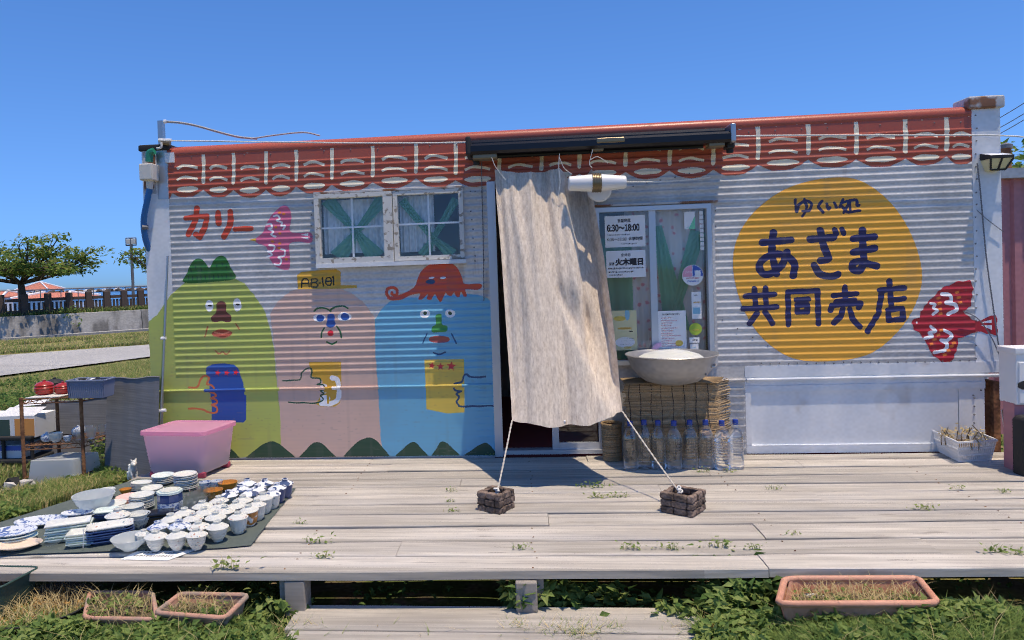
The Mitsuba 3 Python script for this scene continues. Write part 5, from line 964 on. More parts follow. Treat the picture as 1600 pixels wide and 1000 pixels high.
add('body', wallmesh(bq, tq), 'tub_plastic', parent=t, smooth=50)
lid = [cc*[1, 1, 0]+(p-cc)*[1.05, 1.05, 0] for p in tq]
rim0, rim1 = [p+[0, 0, topz-.012] for p in lid], [p+[0, 0, topz+.014] for p in lid]; inn = [cc*[1, 1, 0]+(p-cc*[1, 1, 0])*.9 for p in lid]
A, B, C_, D2 = rring(rim0), rring(rim1), rring([p+[0, 0, topz+.016] for p in inn]), rring([p+[0, 0, topz+.006] for p in [cc*[1, 1, 0]+(q-cc*[1, 1, 0])*.96 for q in inn]]); n = 12
V = np.vstack([A, B, C_, D2, [D2.mean(0)]]); F = [f for i in range(3) for j in range(n) for k, m in [(i*n+j, i*n+(j+1) % n)] for f in ([k, m, m+n], [k, m+n, k+n])]+[[4*n, 3*n+j, 3*n+(j+1) % n] for j in range(n)]
add('lid', trimesh.Trimesh(V, F, process=False), 'lid_pink', parent=t, smooth=30)
for p in (F_, G_, H_, K_): c = cc+(p-cc)*.86; add('caster', rbox(c[0]-.03, c[0]+.03, c[1]-.02, c[1]+.02, .001, .04, .008), 'caster', parent=t)
xx = np.linspace(-1, 1, 15); V = []
for v in xx:
    for u2 in xx: p = cc+(H_-cc+G_-cc)*.5*u2*.9+(H_-cc-G_+cc)*.5*v*.9; V.append([p[0], p[1], .06+(.075+.09*meshkit.fbm(np.array([u2*1.3+.4, v*1.3, 1.]), 3))*min(1, 3*(1-max(abs(u2), abs(v)))+.35)])
m = trimesh.Trimesh(V, [f for i in range(14) for j in range(14) for k in [i*15+j] for f in ([k, k+1, k+16], [k, k+16, k+15])], process=False)
sk = [f for j in range(14) for f in ()]; add('stored_cloth', cat(m, hull([[*(cc+(p-cc)*.955)[:2], z] for p in bq for z in (.035, .11)])), 'grey_goods', parent=t, smooth=50)
def leaning(label, px0, px1, ty0, ty1, Y0, Y1):
    a, b = atY(px0, ty0, Y0), atY(px1, ty1, Y1); t = thing('grey_sheet', label, 'sheet'); n = 26; V = []
    for i in range(n+1):
        s = i/n; p = a+(b-a)*s; o = .002*math.sin(s*26)+.008*math.sin(s*5)
        for q, z in ((0, p[2]+.006*math.sin(s*9)), (.05, (p[2]-.3)/2), (-.02, -.32)): V.append((p[0], p[1]+o-.12*(1-(z+.32)/(p[2]+.32)), z))
    F = [f for i in range(n) for j in (0, 1) for k in [i*3+j] for f in ([k, k+1, k+3], [k+1, k+4, k+3])]
    m = trimesh.Trimesh(V, F, process=False); add('panel', m, 'grey_plastic', parent=t, smooth=True); add('edge', tube([V[i*3] for i in range(n+1)], .006, 5), 'grey_plastic', parent=t)
leaning('grey ribbed plastic sheet leaning at the left corner of the shop', 168, 250, 592, 589.5, .2, -.08)
leaning('lower grey ribbed sheet standing behind the rusty rack', 54, 182, 631, 620, .50, .46)
# rusty wire rack
g0 = -.14; A, B = atZ(39, 757, g0), atZ(132, 752, g0); Dp = atY(180, 720, B[1]+.36); Dp[2] = g0; Cp = A+Dp-B; ft = [A, B, Dp, Cp]; ztop = atY(37, 625, A[1])[2]; zmid = atY(38, 697, A[1])[2]
rk = thing('wire_rack', 'rusty wire shelf rack standing in the weeds left of the deck', 'rack')
for p in ft: add('post', tube([[p[0], p[1], g0-.03], [p[0], p[1], ztop+.015]], .013, 8), 'rust', parent=rk)
def shelf(z, nm):
    m = []
    for i in range(4):
        a, b = ft[i]*[1, 1, 0], ft[(i+1) % 4]*[1, 1, 0]
        m += [tube([a+[0, 0, z], b+[0, 0, z]], .004, 5), tube([a+[0, 0, z-.03], b+[0, 0, z-.03]], .0035, 5)]; k = max(6, int(np.linalg.norm(b-a)/.03))
        m.append(tube([a+(b-a)*j/k+[0, 0, z-.03*(j % 2)] for j in range(k+1)], .003, 4))
    for s in np.linspace(.08, .92, 12): m.append(tube([A+(B-A)*s+[0, 0, z-A[2]], Cp+(Dp-Cp)*s+[0, 0, z-Cp[2]]], .0025, 4))
    add('shelf', cat(m), 'rust', nm, parent=rk)
shelf(ztop, None); shelf(zmid, None); shelf(g0+.05, None)
mid = lambda s, q, z: np.array([*(A+(B-A)*s+(Cp-A)*q)[:2], z])
add('shelf_board', hull([mid(s, q, z) for s in (.03, .62) for q in (.05, .9) for z in (ztop+.006, ztop+.011)]), 'cream_plastic', 'cream plastic board lying on top of the rusty rack', 'board', smooth=False)
potp = [(0, 0), (.04, 0), (.062, .012), (.066, .03), (.064, .034), (.068, .05), (.062, .058), (.064, .07), (.05, .085), (.028, .094), (.012, .096), (.011, .106), (.0, .108)]
for px, pw, lb in ((70, 29, 'left'), (99, 24, 'right')):
    s = .27; p = mid(.15 if px == 70 else .47, .45, ztop+.011); q = atY(px, 620, p[1]); p[0] = q[0]; k = pw/ppm(p)/2/.068
    t = thing('red_pot', f'red lacquered lidded pot on top of the rack, {lb} of the two', 'pot'); add('body', move(lathe(np.array(potp[:7])*k, 26), p), 'red_lacquer', parent=t); add('lid', move(lathe(np.array([(.0, .058)]+potp[6:])*k, 26), p), 'red_lacquer', parent=t)
p = mid(.45, .75, ztop+.011); add('black_pot', move(lathe(np.array(potp)*1.0, 24), (atY(86, 610, p[1])[0], p[1], p[2])), 'black_matte', 'dark pot standing behind the two red pots on the rack', 'pot')
a, b = atY(108, 624, A[1]+.02), atY(166, 622, A[1]+.02); t = thing('blue_basket', 'blue grey plastic basket full of odds and ends on the rack', 'basket'); z0_, z1_ = ztop+.004, atY(110, 595, A[1]+.02)[2]
yb0, yb1 = A[1]-.005, A[1]+.14
qb = [np.array(v) for v in ((a[0]+.008, yb0+.008, z0_), (b[0]-.008, yb0+.008, z0_), (b[0]-.008, yb1-.008, z0_), (a[0]+.008, yb1-.008, z0_))]; qt = [np.array(v) for v in ((a[0], yb0, z1_), (b[0], yb0, z1_), (b[0], yb1, z1_), (a[0], yb1, z1_))]
add('shell', wallmesh(qb, qt, 5), 'blue_grey', parent=t, smooth=50); rbs = [tube([qb[i]+(qb[(i+1) % 4]-qb[i])*s+[0, 0, .004], qt[i]+(qt[(i+1) % 4]-qt[i])*s], .0035, 4) for i in range(4) for s in np.linspace(.04, .96, 18)]
add('ribs', cat(rbs), 'blue_grey', parent=t, kind='stuff'); add('rim', cat(*[tube([qt[i], qt[(i+1) % 4]], .007, 6) for i in range(4)]), 'blue_grey', parent=t)
r_ = np.random.default_rng(17); mm = []
for i in range(9): c = qt[0]+(qt[1]-qt[0])*r_.uniform(.1, .9)+(qt[3]-qt[0])*r_.uniform(.2, .8); mm.append(move(hull(r_.normal(size=(12, 3))*[.02, .02, .011]), c-[0, 0, .004]))
for i, m in enumerate(mm): add('knick_knack', m, ['black_matte', 'white_plastic', 'blue_grey', 'steel'][i % 4], parent=t, smooth=False)
# crockery on the middle shelf
cupp = np.array([(0, 0), (.026, 0), (.028, .006), (.04, .02), (.047, .045), (.050, .066), (.0475, .066), (.044, .044), (.034, .014), (0, .010)])
teap = np.array([(0, 0), (.03, 0), (.044, .014), (.05, .035), (.044, .055), (.028, .066), (.012, .070), (.010, .080), (0, .082)])
def shelfware(name, label, c, s, q, prof, k, m): p = mid(s, q, zmid+.005); add(name, move(lathe(prof*k, 24), p), m, label, c)
shelfware('teapot', 'small blue and white lidded jar at the left of the middle shelf', 'jar', .22, .3, teap, .85, 'blue_pattern'); shelfware('teapot', 'blue and white lidded jar at the back of the middle shelf', 'jar', .5, .75, teap, .95, 'blue_pattern')
shelfware('bowl', 'white and blue bowl in the middle of the middle shelf', 'bowl', .42, .22, cupp, .95, 'porcelain'); shelfware('bowl', 'small dark blue patterned cup on the middle shelf beside the white bowl', 'cup', .63, .2, cupp, .6, 'blue_pattern')
for i, (s, q) in enumerate(((.78, .3), (.86, .55), (.72, .7), (.95, .35), (.93, .75))): shelfware('glass_tumbler', f'clear glass tumbler on the middle shelf of the rack, {ordn[[1, 2, 0, 4, 3][i]]} from the left', 'glass', s, q, np.array([(0, 0), (.024, 0), (.03, .075), (.028, .075), (.022, .004), (0, .004)]), 1., 'glass_ware'); labels[list(scene)[-1]]['group'] = 'clear tumblers on the middle shelf'
t = thing('clear_box', 'upturned clear plastic box on the bottom of the rack', 'box'); a, b = atY(46, 757, A[1]+.02), atY(118, 752, A[1]+.06); zc_ = atY(80, 717, A[1]+.05)[2]
q0 = [np.array(v) for v in ((a[0], A[1]-.02, g0+.0), (b[0]+.03, A[1]+.0, g0+.0), (b[0]+.1, A[1]+.26, g0), (a[0]+.07, A[1]+.26, g0))]; c_ = sum(q0)/4; q1 = [np.array([*(c_+(p-c_)*.9)[:2], zc_]) for p in q0]
m = wallmesh(q0, q1, 4, False); m2 = rring(q1); V = np.vstack([m2, m2.mean(0)+[0, 0, .004]]); add('walls', m, 'clear_tub', parent=t, smooth=50); add('base', trimesh.Trimesh(V, [[12, j, (j+1) % 12] for j in range(12)], process=False), 'clear_tub', parent=t, smooth=50)
# cartons at the far left
def carton(label, pxs, Y, m, name='carton'):
    x0, y0, x1, y1 = pxs; a, b = atY(x0, y0, Y), atY(x1, y1, Y); t = thing(name, label, 'box'); add('body', rbox(a[0], b[0], Y, Y+.26, b[2], a[2], .004), m, parent=t); return t, a, b
CY = .2
t, a, b = carton('white carton with an orange printed side at the left edge', (-60, 652, 55, 684), .2, 'cardboard_white'); add('print', box(b[0]-.16, b[0]-.003, CY-.0025, CY, b[2]+.012, a[2]-.02), 'orange_print', parent=t, smooth=False); add('flap', hull([(b[0]-.3, CY, a[2]), (b[0], CY, a[2]), (b[0]+.02, CY+.12, a[2]+.05), (b[0]-.28, CY+.12, a[2]+.05), (b[0], CY, a[2]+.004)]), 'cardboard_white', parent=t, smooth=False); add('flap', hull([(b[0]-.32, CY+.22, a[2]+.03), (b[0]-.1, CY+.22, a[2]+.05), (b[0]-.1, CY+.42, a[2]+.08), (b[0]-.36, CY+.42, a[2]+.05), (b[0]-.32, CY+.22, a[2]+.036)]), 'cardboard_white', parent=t, smooth=False)
add('picture', box(b[0]-.31, b[0]-.2, CY-.0025, CY, b[2]+.015, a[2]-.025), 'green_dark', parent=t, smooth=False)
a, b = atY(-60, 684, CY-.02), atY(69, 671, CY+.12); t = thing('black_shelf', 'black plastic shelf unit under the orange carton', 'shelf')
for zz in (atY(20, 688, CY-.02)[2], atY(20, 724, CY-.02)[2]): add('tray', rbox(a[0], b[0], CY-.04, CY+.3, zz, zz+.03, .008), 'black_matte', parent=t)
for x in (a[0]+.02, b[0]-.25, b[0]-.02): add('post', tube([[x, CY, -.2], [x, CY, atY(20, 688, CY-.02)[2]]], .014, 8), 'black_matte', parent=t)
t, a, b = carton('blue and white carton on the lower black tray', (-60, 697, 36, 721), .22, 'cardboard_white'); add('print', box(a[0], b[0]-.003, CY+.0175, CY+.02, a[2]-.04, a[2]-.003), 'blue_ink', parent=t, smooth=False)
r_ = np.random.default_rng(5); V_ = []
for i in range(7): p = atZ(-10+i*8, 775-i*2, -.13); V_.append(move(hull(r_.normal(size=(14, 3))*[.04, .03, .025]), p+[0, 0, .03]))
for i, m in enumerate(V_): add('loose_junk', m, ['grey_stone', 'black_matte', 'wire_grey'][i % 3], f'{ordn[i]} crumpled scrap from the left in the weeds below the black tray', 'scrap', smooth=40)
# small white lion figurine
fp = atZ(207, 747, -.06); S_ = lambda x, y, z, r: manifold3d.Manifold.sphere(r, 14).translate((x, y, z)); BH = manifold3d.Manifold.batch_hull
g = BH([S_(0, 0, .03, .03), S_(.02, 0, .07, .024)])+BH([S_(.02, 0, .07, .022), S_(.028, 0, .105, .021)])+BH([S_(.028, 0, .11, .022), S_(.046, -.008, .105, .012)])+BH([S_(-.02, 0, .03, .018), S_(-.034, 0, .09, .009)])
for sx, sy in ((.03, .014), (.03, -.014), (-.015, .02), (-.015, -.02)): g = g+BH([S_(sx*.8, sy, .045, .012), S_(sx, sy, .004, .009)])
for sy in (.014, -.014): g = g+BH([S_(.026, sy, .128, .007), S_(.024, sy*1.3, .14, .003)])
m = tm(g.refine_to_length(.006)); trimesh.smoothing.filter_taubin(m, iterations=6); m.vertices += m.vertex_normals*(meshkit.fbm(np.array(m.vertices)*90, 3)[:, None]-.5)*.008
add('figurine', move(m, fp-[0, 0, .005], -.6), 'porcelain', 'small white animal figurine beside the pink lidded tub', 'figurine', smooth=60)

# ================================================================== CROCKERY LAID OUT ON A DARK CLOTH
cl = [atZ(*p, .004) for p in ((462, 764), (392, 853), (342, 858), (200, 862), (0, 868), (-60, 872), (-60, 835), (40, 805), (120, 780), (215, 748), (330, 752), (400, 757))]
V = np.array(cl)[:, :2]; v, f = trimesh.creation.triangulate_polygon(Polygon(V).segmentize(.05), engine='earcut')
pt = Polygon(V).segmentize(.06); g_ = [(x, y) for x in np.arange(-3.2, -1, .05) for y in np.arange(-2., -.3, .05) if pt.buffer(-.02).contains(Point(x, y))]+list(pt.exterior.coords)[:-1]
from scipy.spatial import Delaunay
g_ = np.array(g_); tri = Delaunay(g_).simplices; tri = tri[[pt.buffer(.005).contains(Point(*g_[t_].mean(0))) for t_ in tri]]
z_ = .006+.010*meshkit.fbm(np.column_stack([g_*6, 0*g_[:, 0]]), 3)**2; e1_, e2_ = g_[tri[:, 1]]-g_[tri[:, 0]], g_[tri[:, 2]]-g_[tri[:, 0]]; a_ = e1_[:, 0]*e2_[:, 1]-e1_[:, 1]*e2_[:, 0]; tri[a_ < 0] = tri[a_ < 0][:, ::-1]
add('dark_cloth', trimesh.Trimesh(np.column_stack([g_, z_]), tri, process=False), 'tarp_dark', 'dark green grey cloth spread on the deck under the crockery', 'cloth', smooth=True)
CZ = .012
cupb = np.array([(0, 0), (.021, 0), (.022, .006), (.028, .012), (.037, .028), (.0425, .048), (.0455, .062), (.044, .062), (.039, .030), (.026, .014), (0, .012)])
cupt = np.array([(0, 0), (.027, 0), (.028, .005), (.036, .012), (.041, .035), (.0445, .066), (.046, .074), (.0435, .074), (.038, .034), (.03, .014), (0, .012)])
lidp = np.array([(.0475, .001), (.0525, .0015), (.0525, .004), (.041, .0105), (.028, .0175), (.018, .0205), (.0165, .0215), (.0185, .032), (.0165, .033), (.0145, .0235), (0, .0225)])
protos = {}
def ware(prof, m, n=30): 
    k = (prof.tobytes(), m, n)
    if k not in protos: protos[k] = mikit.ply(lathe(prof, n), m, 40)
    return protos[k]
def cup(px, py, tall, body, lidm, label, group=None, sc=1.):
    h = (.074 if tall else .062)*sc; p = atZ(px, py, CZ+h+.012); M = T().translate([p[0], p[1], CZ]).rotate([0, 0, 1], random.uniform(0, 360)).rotate([1, 0, 0], random.uniform(-1.5, 1.5)).scale(sc*random.uniform(.97, 1.03))
    t = thing('lidded_cup', label, 'cup', group); copy('bowl', ware(cupt if tall else cupb, body), M, t); L = M @ T().translate([random.uniform(-.001, .001), 0, .074 if tall else .062]).rotate([1, 0, 0], random.uniform(-3, 3)); copy('lid', ware(lidp*([.955, 1] if tall else 1), lidm), L, t)
rows = {'outer right': [(306.5, 833), (340, 821, ), (372, 805), (389.5, 794), (401, 786), (412, 776), (424.5, 769), (433, 761), (445, 752.5)], 'second': [(276, 834), (310, 820), (337, 806), (350.5, 797), (369, 788.5), (379, 780), (391, 769), (403, 762), (413.5, 753.5)],
        'third': [(243, 835), (280, 819.5), (301.5, 808), (319, 798), (343, 790), (357, 772), (375.5, 763.5), (386, 754)], 'inner': [(247, 820), (267, 809), (288, 799), (316.5, 789), (342, 780.5)]}
for rn, ps in rows.items():
    for i, (px, py) in enumerate(ps):
        tall = rn == 'outer right' and i in (2, 3, 4, 5, 6, 7, 8); blue = i >= len(ps)-3 and rn in ('outer right', 'second', 'third'); dkb = rn == 'outer right' and i >= 7
        bl = (rn, i) in (('third', 1), ('inner', 0)); body = 'cobalt' if dkb else 'orange_ware' if (rn, i) == ('outer right', 3) else 'flower_ware' if i % 3 == 0 or (rn, i) == ('outer right', 2) else 'porcelain'
        lidm = 'blue_pattern' if bl else 'porcelain_blue' if blue else ('flower_ware' if (i+len(rn)) % 2 else 'porcelain')
        if body == 'orange_ware': body = 'amber_print'
        desc = 'white cup with a blue patterned lid' if bl else 'dark blue cup with white lid' if dkb else 'white lidded cup with an orange band' if body == 'amber_print' else 'white cup with blue knobbed lid' if blue else 'white lidded porcelain cup'
        if (desc.split()[0] == 'white' and 'porcelain_blue' not in scene): mat('porcelain_blue', proc(lambda p, n, uv: mix((.78, .79, .80), (.07, .10, .19), smoothstep(.56, .64, noise(p.x*42, p.y*42, p.z*30)))), .14, spec=.6); mat('amber_print', proc(lambda p, n, uv: mix((.76, .74, .68), (.50, .20, .05), smoothstep(.42, .5, noise(p.x*36, p.y*36, p.z*50)))), .18, spec=.6)
        cup(px, py, tall, body, lidm, f'{desc}, {ordn[i]} from front in the {rn} row')
for i, (px, py) in enumerate(((224, 831), (282, 805))): cup(px, py, False, 'flower_ware', 'flower_ware', ('small lidded cup tucked left of the front row of cups', 'small lidded cup squeezed between the inner and third rows')[i], sc=.72)
LV = lambda i, n: 'topmost' if i == n-1 else 'lowest' if i == 0 else f'{ordn[n-1-i]} from top'
plp = lambda r, h=.016: np.array([(0, 0), (r*.52, 0), (r*.55, .004), (r*.9, h*.75), (r, h), (r*.985, h+.0035), (r*.88, h*.8+.002), (r*.55, .0075), (0, .006)])
def stack(px, py, r, n, dh, desc, m='porcelain', top=None, h=.016, sx=1., sy=1., rot=0., jit=.004, group=True):
    zt = CZ+dh*(n-1)+h; p = atZ(px, py, zt)
    for i in range(n):
        M = T().translate([p[0]+random.uniform(-jit, jit), p[1]+random.uniform(-jit, jit), CZ+dh*i]).rotate([0, 0, 1], rot+random.uniform(-4, 4)).rotate([1, 0, 0], random.uniform(-1, 1)).scale([sx, sy, 1])
        k = uniq('plate'); scene[k] = {**ware(plp(r, h), top if top and i == n-1 else m), 'to_world': M}
        tag(k, desc if n == 1 else f'{LV(i, n)} plate of the {desc}', 'plate', f'plates in the {desc}' if n > 2 else None)
stack(255.5, 742, .068, 5, .010, 'pale green topped stack before the tub', 'porcelain', 'blue_rim' if False else 'celadon'); stack(290, 740, .07, 9, .0098, 'tall round white stack before the tub')
stack(221, 753.5, .064, 5, .009, 'low white oval stack at the back', sy=.75); stack(238, 762, .062, 3, .010, 'low round white stack behind the cobalt box'); stack(221, 772.5, .066, 8, .0088, 'round white stack by the cobalt box')
stack(203, 776, .075, 3, .011, 'pinkish stack of plates in the middle of the cloth', 'pink_ware'); stack(176, 787, .075, 3, .012, 'pinkish white stack beside the big glass bowl', 'pink_ware', 'porcelain'); stack(203, 792, .055, 3, .013, 'small white stack in the middle of the cloth')
stack(64, 813, .135, 1, .01, 'large oval plate with blue pattern at the left of the cloth', 'blue_pattern', h=.022, sy=.62, rot=12); stack(18, 830, .115, 3, .014, 'blue edged oval stack at the cloth left end', 'celadon', 'blue_pattern', h=.02, sy=.7, rot=10); stack(27, 850, .11, 1, .01, 'beige oval plate at the front left of the cloth', 'beige_ware', h=.02, sy=.7, rot=14)
stack(122, 800, .085, 2, .016, 'pair of oval blue patterned plates behind the square stacks', 'blue_pattern', h=.02, sy=.6, rot=10)
for i in range(1): pass
def rplate(a, b, h, fl):   # a long dish with cut corners and a sloping rim
    c = min(a, b)*.3; o = np.array([(-a+c, -b), (a-c, -b), (a, -b+c), (a, b-c), (a-c, b), (-a+c, b), (-a, b-c), (-a, -b+c)]) if fl else np.array([(-a, -b), (a, -b), (a, b), (-a, b)]); n = len(o)
    V = np.vstack([np.c_[o*s, np.full(n, z)] for s, z in ((.62, 0), (1, h), (.985, h+.004), (.64, .006))]+[[[0, 0, 0], [0, 0, .006]]]); F = [f for i in range(3) for j in range(n) for k, m in [(i*n+j, i*n+(j+1) % n)] for f in ([k, m, m+n], [k, m+n, k+n])]+[[4*n, (j+1) % n, j] for j in range(n)]+[[4*n+1, 3*n+j, 3*n+(j+1) % n] for j in range(n)]
    return trimesh.Trimesh(V, F, process=False)
def rstack(px, py, a, b, n, dh, desc, m, top, rot, fl=False, h=.018):
    pt_, pm = mikit.ply(rplate(a, b, h, fl), top), mikit.ply(rplate(a, b, h, fl), m); p = atZ(px, py, CZ+dh*(n-1)+h)
    for i in range(n):
        M = T().translate([p[0]+random.uniform(-.005, .005), p[1]+random.uniform(-.005, .005), CZ+dh*i]).rotate([0, 0, 1], rot+random.uniform(-3, 3)); k = uniq('dish'); scene[k] = {**(pt_ if i == n-1 else pm), 'to_world': M}
        tag(k, f'{LV(i, n)} dish of the {desc}', 'dish', f'dishes in the {desc}')
rstack(108, 815, .10, .055, 6, .0135, 'tall stack of grey white rectangular dishes', 'celadon', 'porcelain', 24); rstack(128, 831, .062, .052, 5, .0105, 'small square stack tied with white string', 'celadon', 'porcelain', 20); rstack(172, 820, .105, .058, 6, .0125, 'stack of cobalt blue rectangular dishes', 'cobalt', 'flower_ware', 26, True)
rstack(168, 797, .06, .05, 3, .012, 'small stack of blue dishes behind the cobalt stack', 'cobalt', 'celadon', 15, True)
p = atZ(128, 831, .08); add('string_tie', wl([(131, 826), (130.5, 840), (130, 856)], p[1]-.062, .0016), 'white_plastic', 'white string tied round the small square stack', 'string')
# cobalt lunch box tower, black lacquer box, glasses, amber bowls
def octbox(r, z0, z1, k=.72): return hull([(r*math.cos(a)*s, r*math.sin(a)*s, z) for a in np.arange(8)*math.pi/4+math.pi/8 for z, s in ((z0, 1), (z1, 1))])
p = atZ(265, 768, CZ+.135); t = thing('cobalt_box', 'octagonal cobalt blue tiered box with a white lid', 'box')
for i in range(3): add('tier', move(octbox(.064, .043*i, .043*i+.041), (p[0], p[1], CZ)), 'cobalt' if i != 1 else 'blue_pattern', parent=t, smooth=20)
add('lid', move(octbox(.067, .13, .142), (p[0], p[1], CZ)), 'celadon', parent=t, smooth=20); add('lid_top', move(octbox(.052, .1425, .147), (p[0], p[1], CZ)), 'porcelain', parent=t, smooth=20)
p = atZ(250, 800, CZ+.06); t = thing('lacquer_box', 'black lacquer box with a lid beside the cobalt box', 'box'); add('box', move(rbox(-.058, .058, -.045, .045, 0, .05, .006), (p[0], p[1], CZ), .3), 'black_lacquer', parent=t); add('lid', move(rbox(-.061, .061, -.048, .048, .0505, .064, .005), (p[0], p[1], CZ), .3), 'black_lacquer', parent=t)
gl = np.array([(0, 0), (.026, 0), (.031, .085), (.0295, .085), (.0245, .005), (0, .005)])
for i, (px, py) in enumerate([(286, 774), (298, 771), (311, 769), (288, 784), (301, 781), (314, 778), (304, 764), (316, 761), (328, 759)]):
    q = atZ(px, py, CZ+.085); k = uniq('glass_tumbler'); scene[k] = {**ware(gl, 'glass_ware', 24), 'to_world': T().translate([q[0], q[1], CZ])}; tag(k, f'clear glass tumbler behind the white cups, {ordn[i % 3]} from the left in the {["middle", "front", "rear"][i//3]} row', 'glass', 'clear tumblers between the plates and the cups')
bw_ = np.array([(0, 0), (.028, 0), (.03, .005), (.048, .024), (.056, .05), (.054, .05), (.046, .026), (.026, .008), (0, .007)])
for px, py, lb in ((333, 765, 'front'), (356, 753, 'rear')): q = atZ(px, py, CZ+.05); add('amber_bowl', move(lathe(bw_, 30), (q[0], q[1], CZ)), 'amber', f'{lb} one of two amber orange bowls behind the white cups', 'bowl')
q = atZ(196, 764, CZ+.03); add('amber_bowl', move(lathe(bw_*.62, 24), (q[0], q[1], CZ)), 'amber', 'small orange cup between the plate stacks at the back left', 'cup')
for i, (px, py) in enumerate(((321, 752), (338, 750.5))): q = atZ(px, py, CZ+.055); add('blue_cup', move(lathe(cupb*.85, 24), (q[0], q[1], CZ)), 'blue_pattern', ('left', 'right')[i]+' one of two blue and white cups behind the amber bowls', 'cup')
for i, (px, py) in enumerate(((217, 805), (208, 793))): 
    q = atZ(px, py, CZ+.06); t = thing('patterned_bowl', ('blue and white bowl stacked in front of the black box', 'blue and white bowl behind the other patterned bowl')[i], 'bowl'); add('bowl', move(lathe(bw_*1.05, 30), (q[0], q[1], CZ)), 'blue_pattern', parent=t); add('inner_bowl', move(lathe(bw_*1.0, 30), (q[0], q[1], CZ+.02)), 'porcelain', parent=t)
cup(184, 803, False, 'porcelain', 'flower_ware', 'single white lidded bowl behind the cobalt dishes', sc=1.15)
gb_ = np.array([(0, 0), (.04, 0), (.042, .006), (.085, .05), (.11, .10), (.107, .10), (.08, .048), (.04, .01), (0, .009)])
q = atZ(146, 772, CZ+.1); add('glass_bowl', move(lathe(gb_, 36), (q[0], q[1], CZ)), 'clear_tub', 'large cloudy glass bowl at the back left of the cloth', 'bowl')
q = atZ(203, 842, CZ+.05); add('glass_bowl', move(lathe(gb_*[.78, .6], 36), (q[0], q[1], CZ)), 'clear_tub', 'cloudy glass bowl at the front of the cloth by the paper', 'bowl'); q = atZ(80, 842, CZ+.03); add('glass_bowl', move(lathe(gb_*[.6, .35], 36), (q[0], q[1], CZ)), 'glass_ware', 'flat clear glass dish at the left of the square stacks', 'dish')
stack(166, 765, .05, 2, .02, 'white pair of small bowls behind the big glass bowl', h=.03)
# notice on the deck
nq = [atZ(*p, .002) for p in ((188, 874.5), (262, 876), (328, 852), (232, 853))]; t = thing('paper_notice', 'white paper notice lying on the deck before the cups', 'paper'); V = [[*p[:2], .0035] for p in nq]+[[*p[:2], .0025] for p in nq]
add('sheet', trimesh.Trimesh(V, [[0, 1, 2], [0, 2, 3], [4, 6, 5], [4, 7, 6], [0, 4, 5], [0, 5, 1]], process=False), 'paper', parent=t, smooth=False)
r_ = np.random.default_rng(2); gs = []
for v_ in (.22, .42, .6, .76):
    u2 = .12
    while u2 < .85:
        w = r_.uniform(.02, .06); e = lambda a, b: nq[0]*(1-a)*(1-b)+nq[1]*a*(1-b)+nq[2]*a*b+nq[3]*(1-a)*b; pp_ = [e(u2, v_), e(u2+w, v_), e(u2+w, v_+.07), e(u2, v_+.07)]
        gs.append(trimesh.Trimesh([[*p[:2], .0042] for p in pp_], [[0, 1, 2], [0, 2, 3]], process=False)); u2 += w+.025
add('small_print', cat(gs), 'ink', parent=t, kind='stuff', smooth=False)

# ================================================================== PLANTERS IN FRONT OF THE DECK
def trough(key, label, rim, zr, h, taper, wall, m, dead, seed, rr=.012, fill=.55, sag=0.):
    q = [atZ(*p, zr) for p in rim]; c = sum(q)/len(q); t = thing(key, label, 'planter'); o = [c+(p-c)*taper-[0, 0, h] for p in q]
    add('shell', wallmesh(o, q, 5), m, parent=t, smooth=50); i0, i1 = [c+(p-c)*(taper*.96)-[0, 0, h-.01] for p in q], [c+(p-c)*(1-wall)-[0, 0, .0] for p in q]
    mm = wallmesh(i0, i1, 5, False); mm.invert(); add('inside', mm, m, parent=t, smooth=50)
    R_ = rring(q); R_ = np.vstack([R_, R_[:1], R_[1:2]]); add('rim', tube(R_, rr, 8, False), m, parent=t, smooth=60)
    s_ = [c+(p-c)*(taper+(1-taper)*fill)*.97-[0, 0, h*(1-fill)] for p in q]; Rr = rring(s_); add('soil', trimesh.Trimesh(np.vstack([Rr, Rr.mean(0)+[0, 0, .01]]), [[12, j, (j+1) % 12] for j in range(12)], process=False), 'soil', parent=t, smooth=False)
    r = np.random.default_rng(seed); P = np.array([s_[0]+(s_[1]-s_[0])*a+(s_[3]-s_[0])*b for a, b in r.uniform(.06, .94, (dead, 2))])
    if dead: add('dry_grass', blades(P, .07, .004, .9, r), 'straw', parent=t, kind='stuff', smooth=False); k = P[::3]+r.normal(size=(len(P[::3]), 3))*[.01, .01, .006]+[0, 0, .02]; add('sprouts', leaves(k, .022, rnd=r), 'leaf_1', parent=t, kind='stuff', smooth=False)
    return q
trough('terracotta_planter', 'long terracotta coloured planter with dry grass before the deck on the right', [(1216, 944), (1466, 943), (1434, 903.5), (1226, 904.5)], -.015, .19, .82, .075, 'terracotta_plastic', 420, 51, .0135, .72)
trough('small_planter', 'small pinkish planter of weeds in the grass at lower left', [(132, 966), (246, 968), (238, 926), (140, 926)], -.10, .13, .8, .06, 'old_planter', 120, 52, .010, .85); trough('small_planter', 'pinkish planter of dry grass right of the other small planter', [(243, 958), (352, 966), (388, 930), (282, 928)], -.085, .13, .8, .06, 'old_planter', 130, 53, .011, .75)
trough('black_trough', 'black plastic trough at the left edge beside the deck', [(-70, 925), (2, 918), (62, 886), (-60, 884)], .0, .2, .85, .05, 'green_dark', 60, 54, .006, .5)
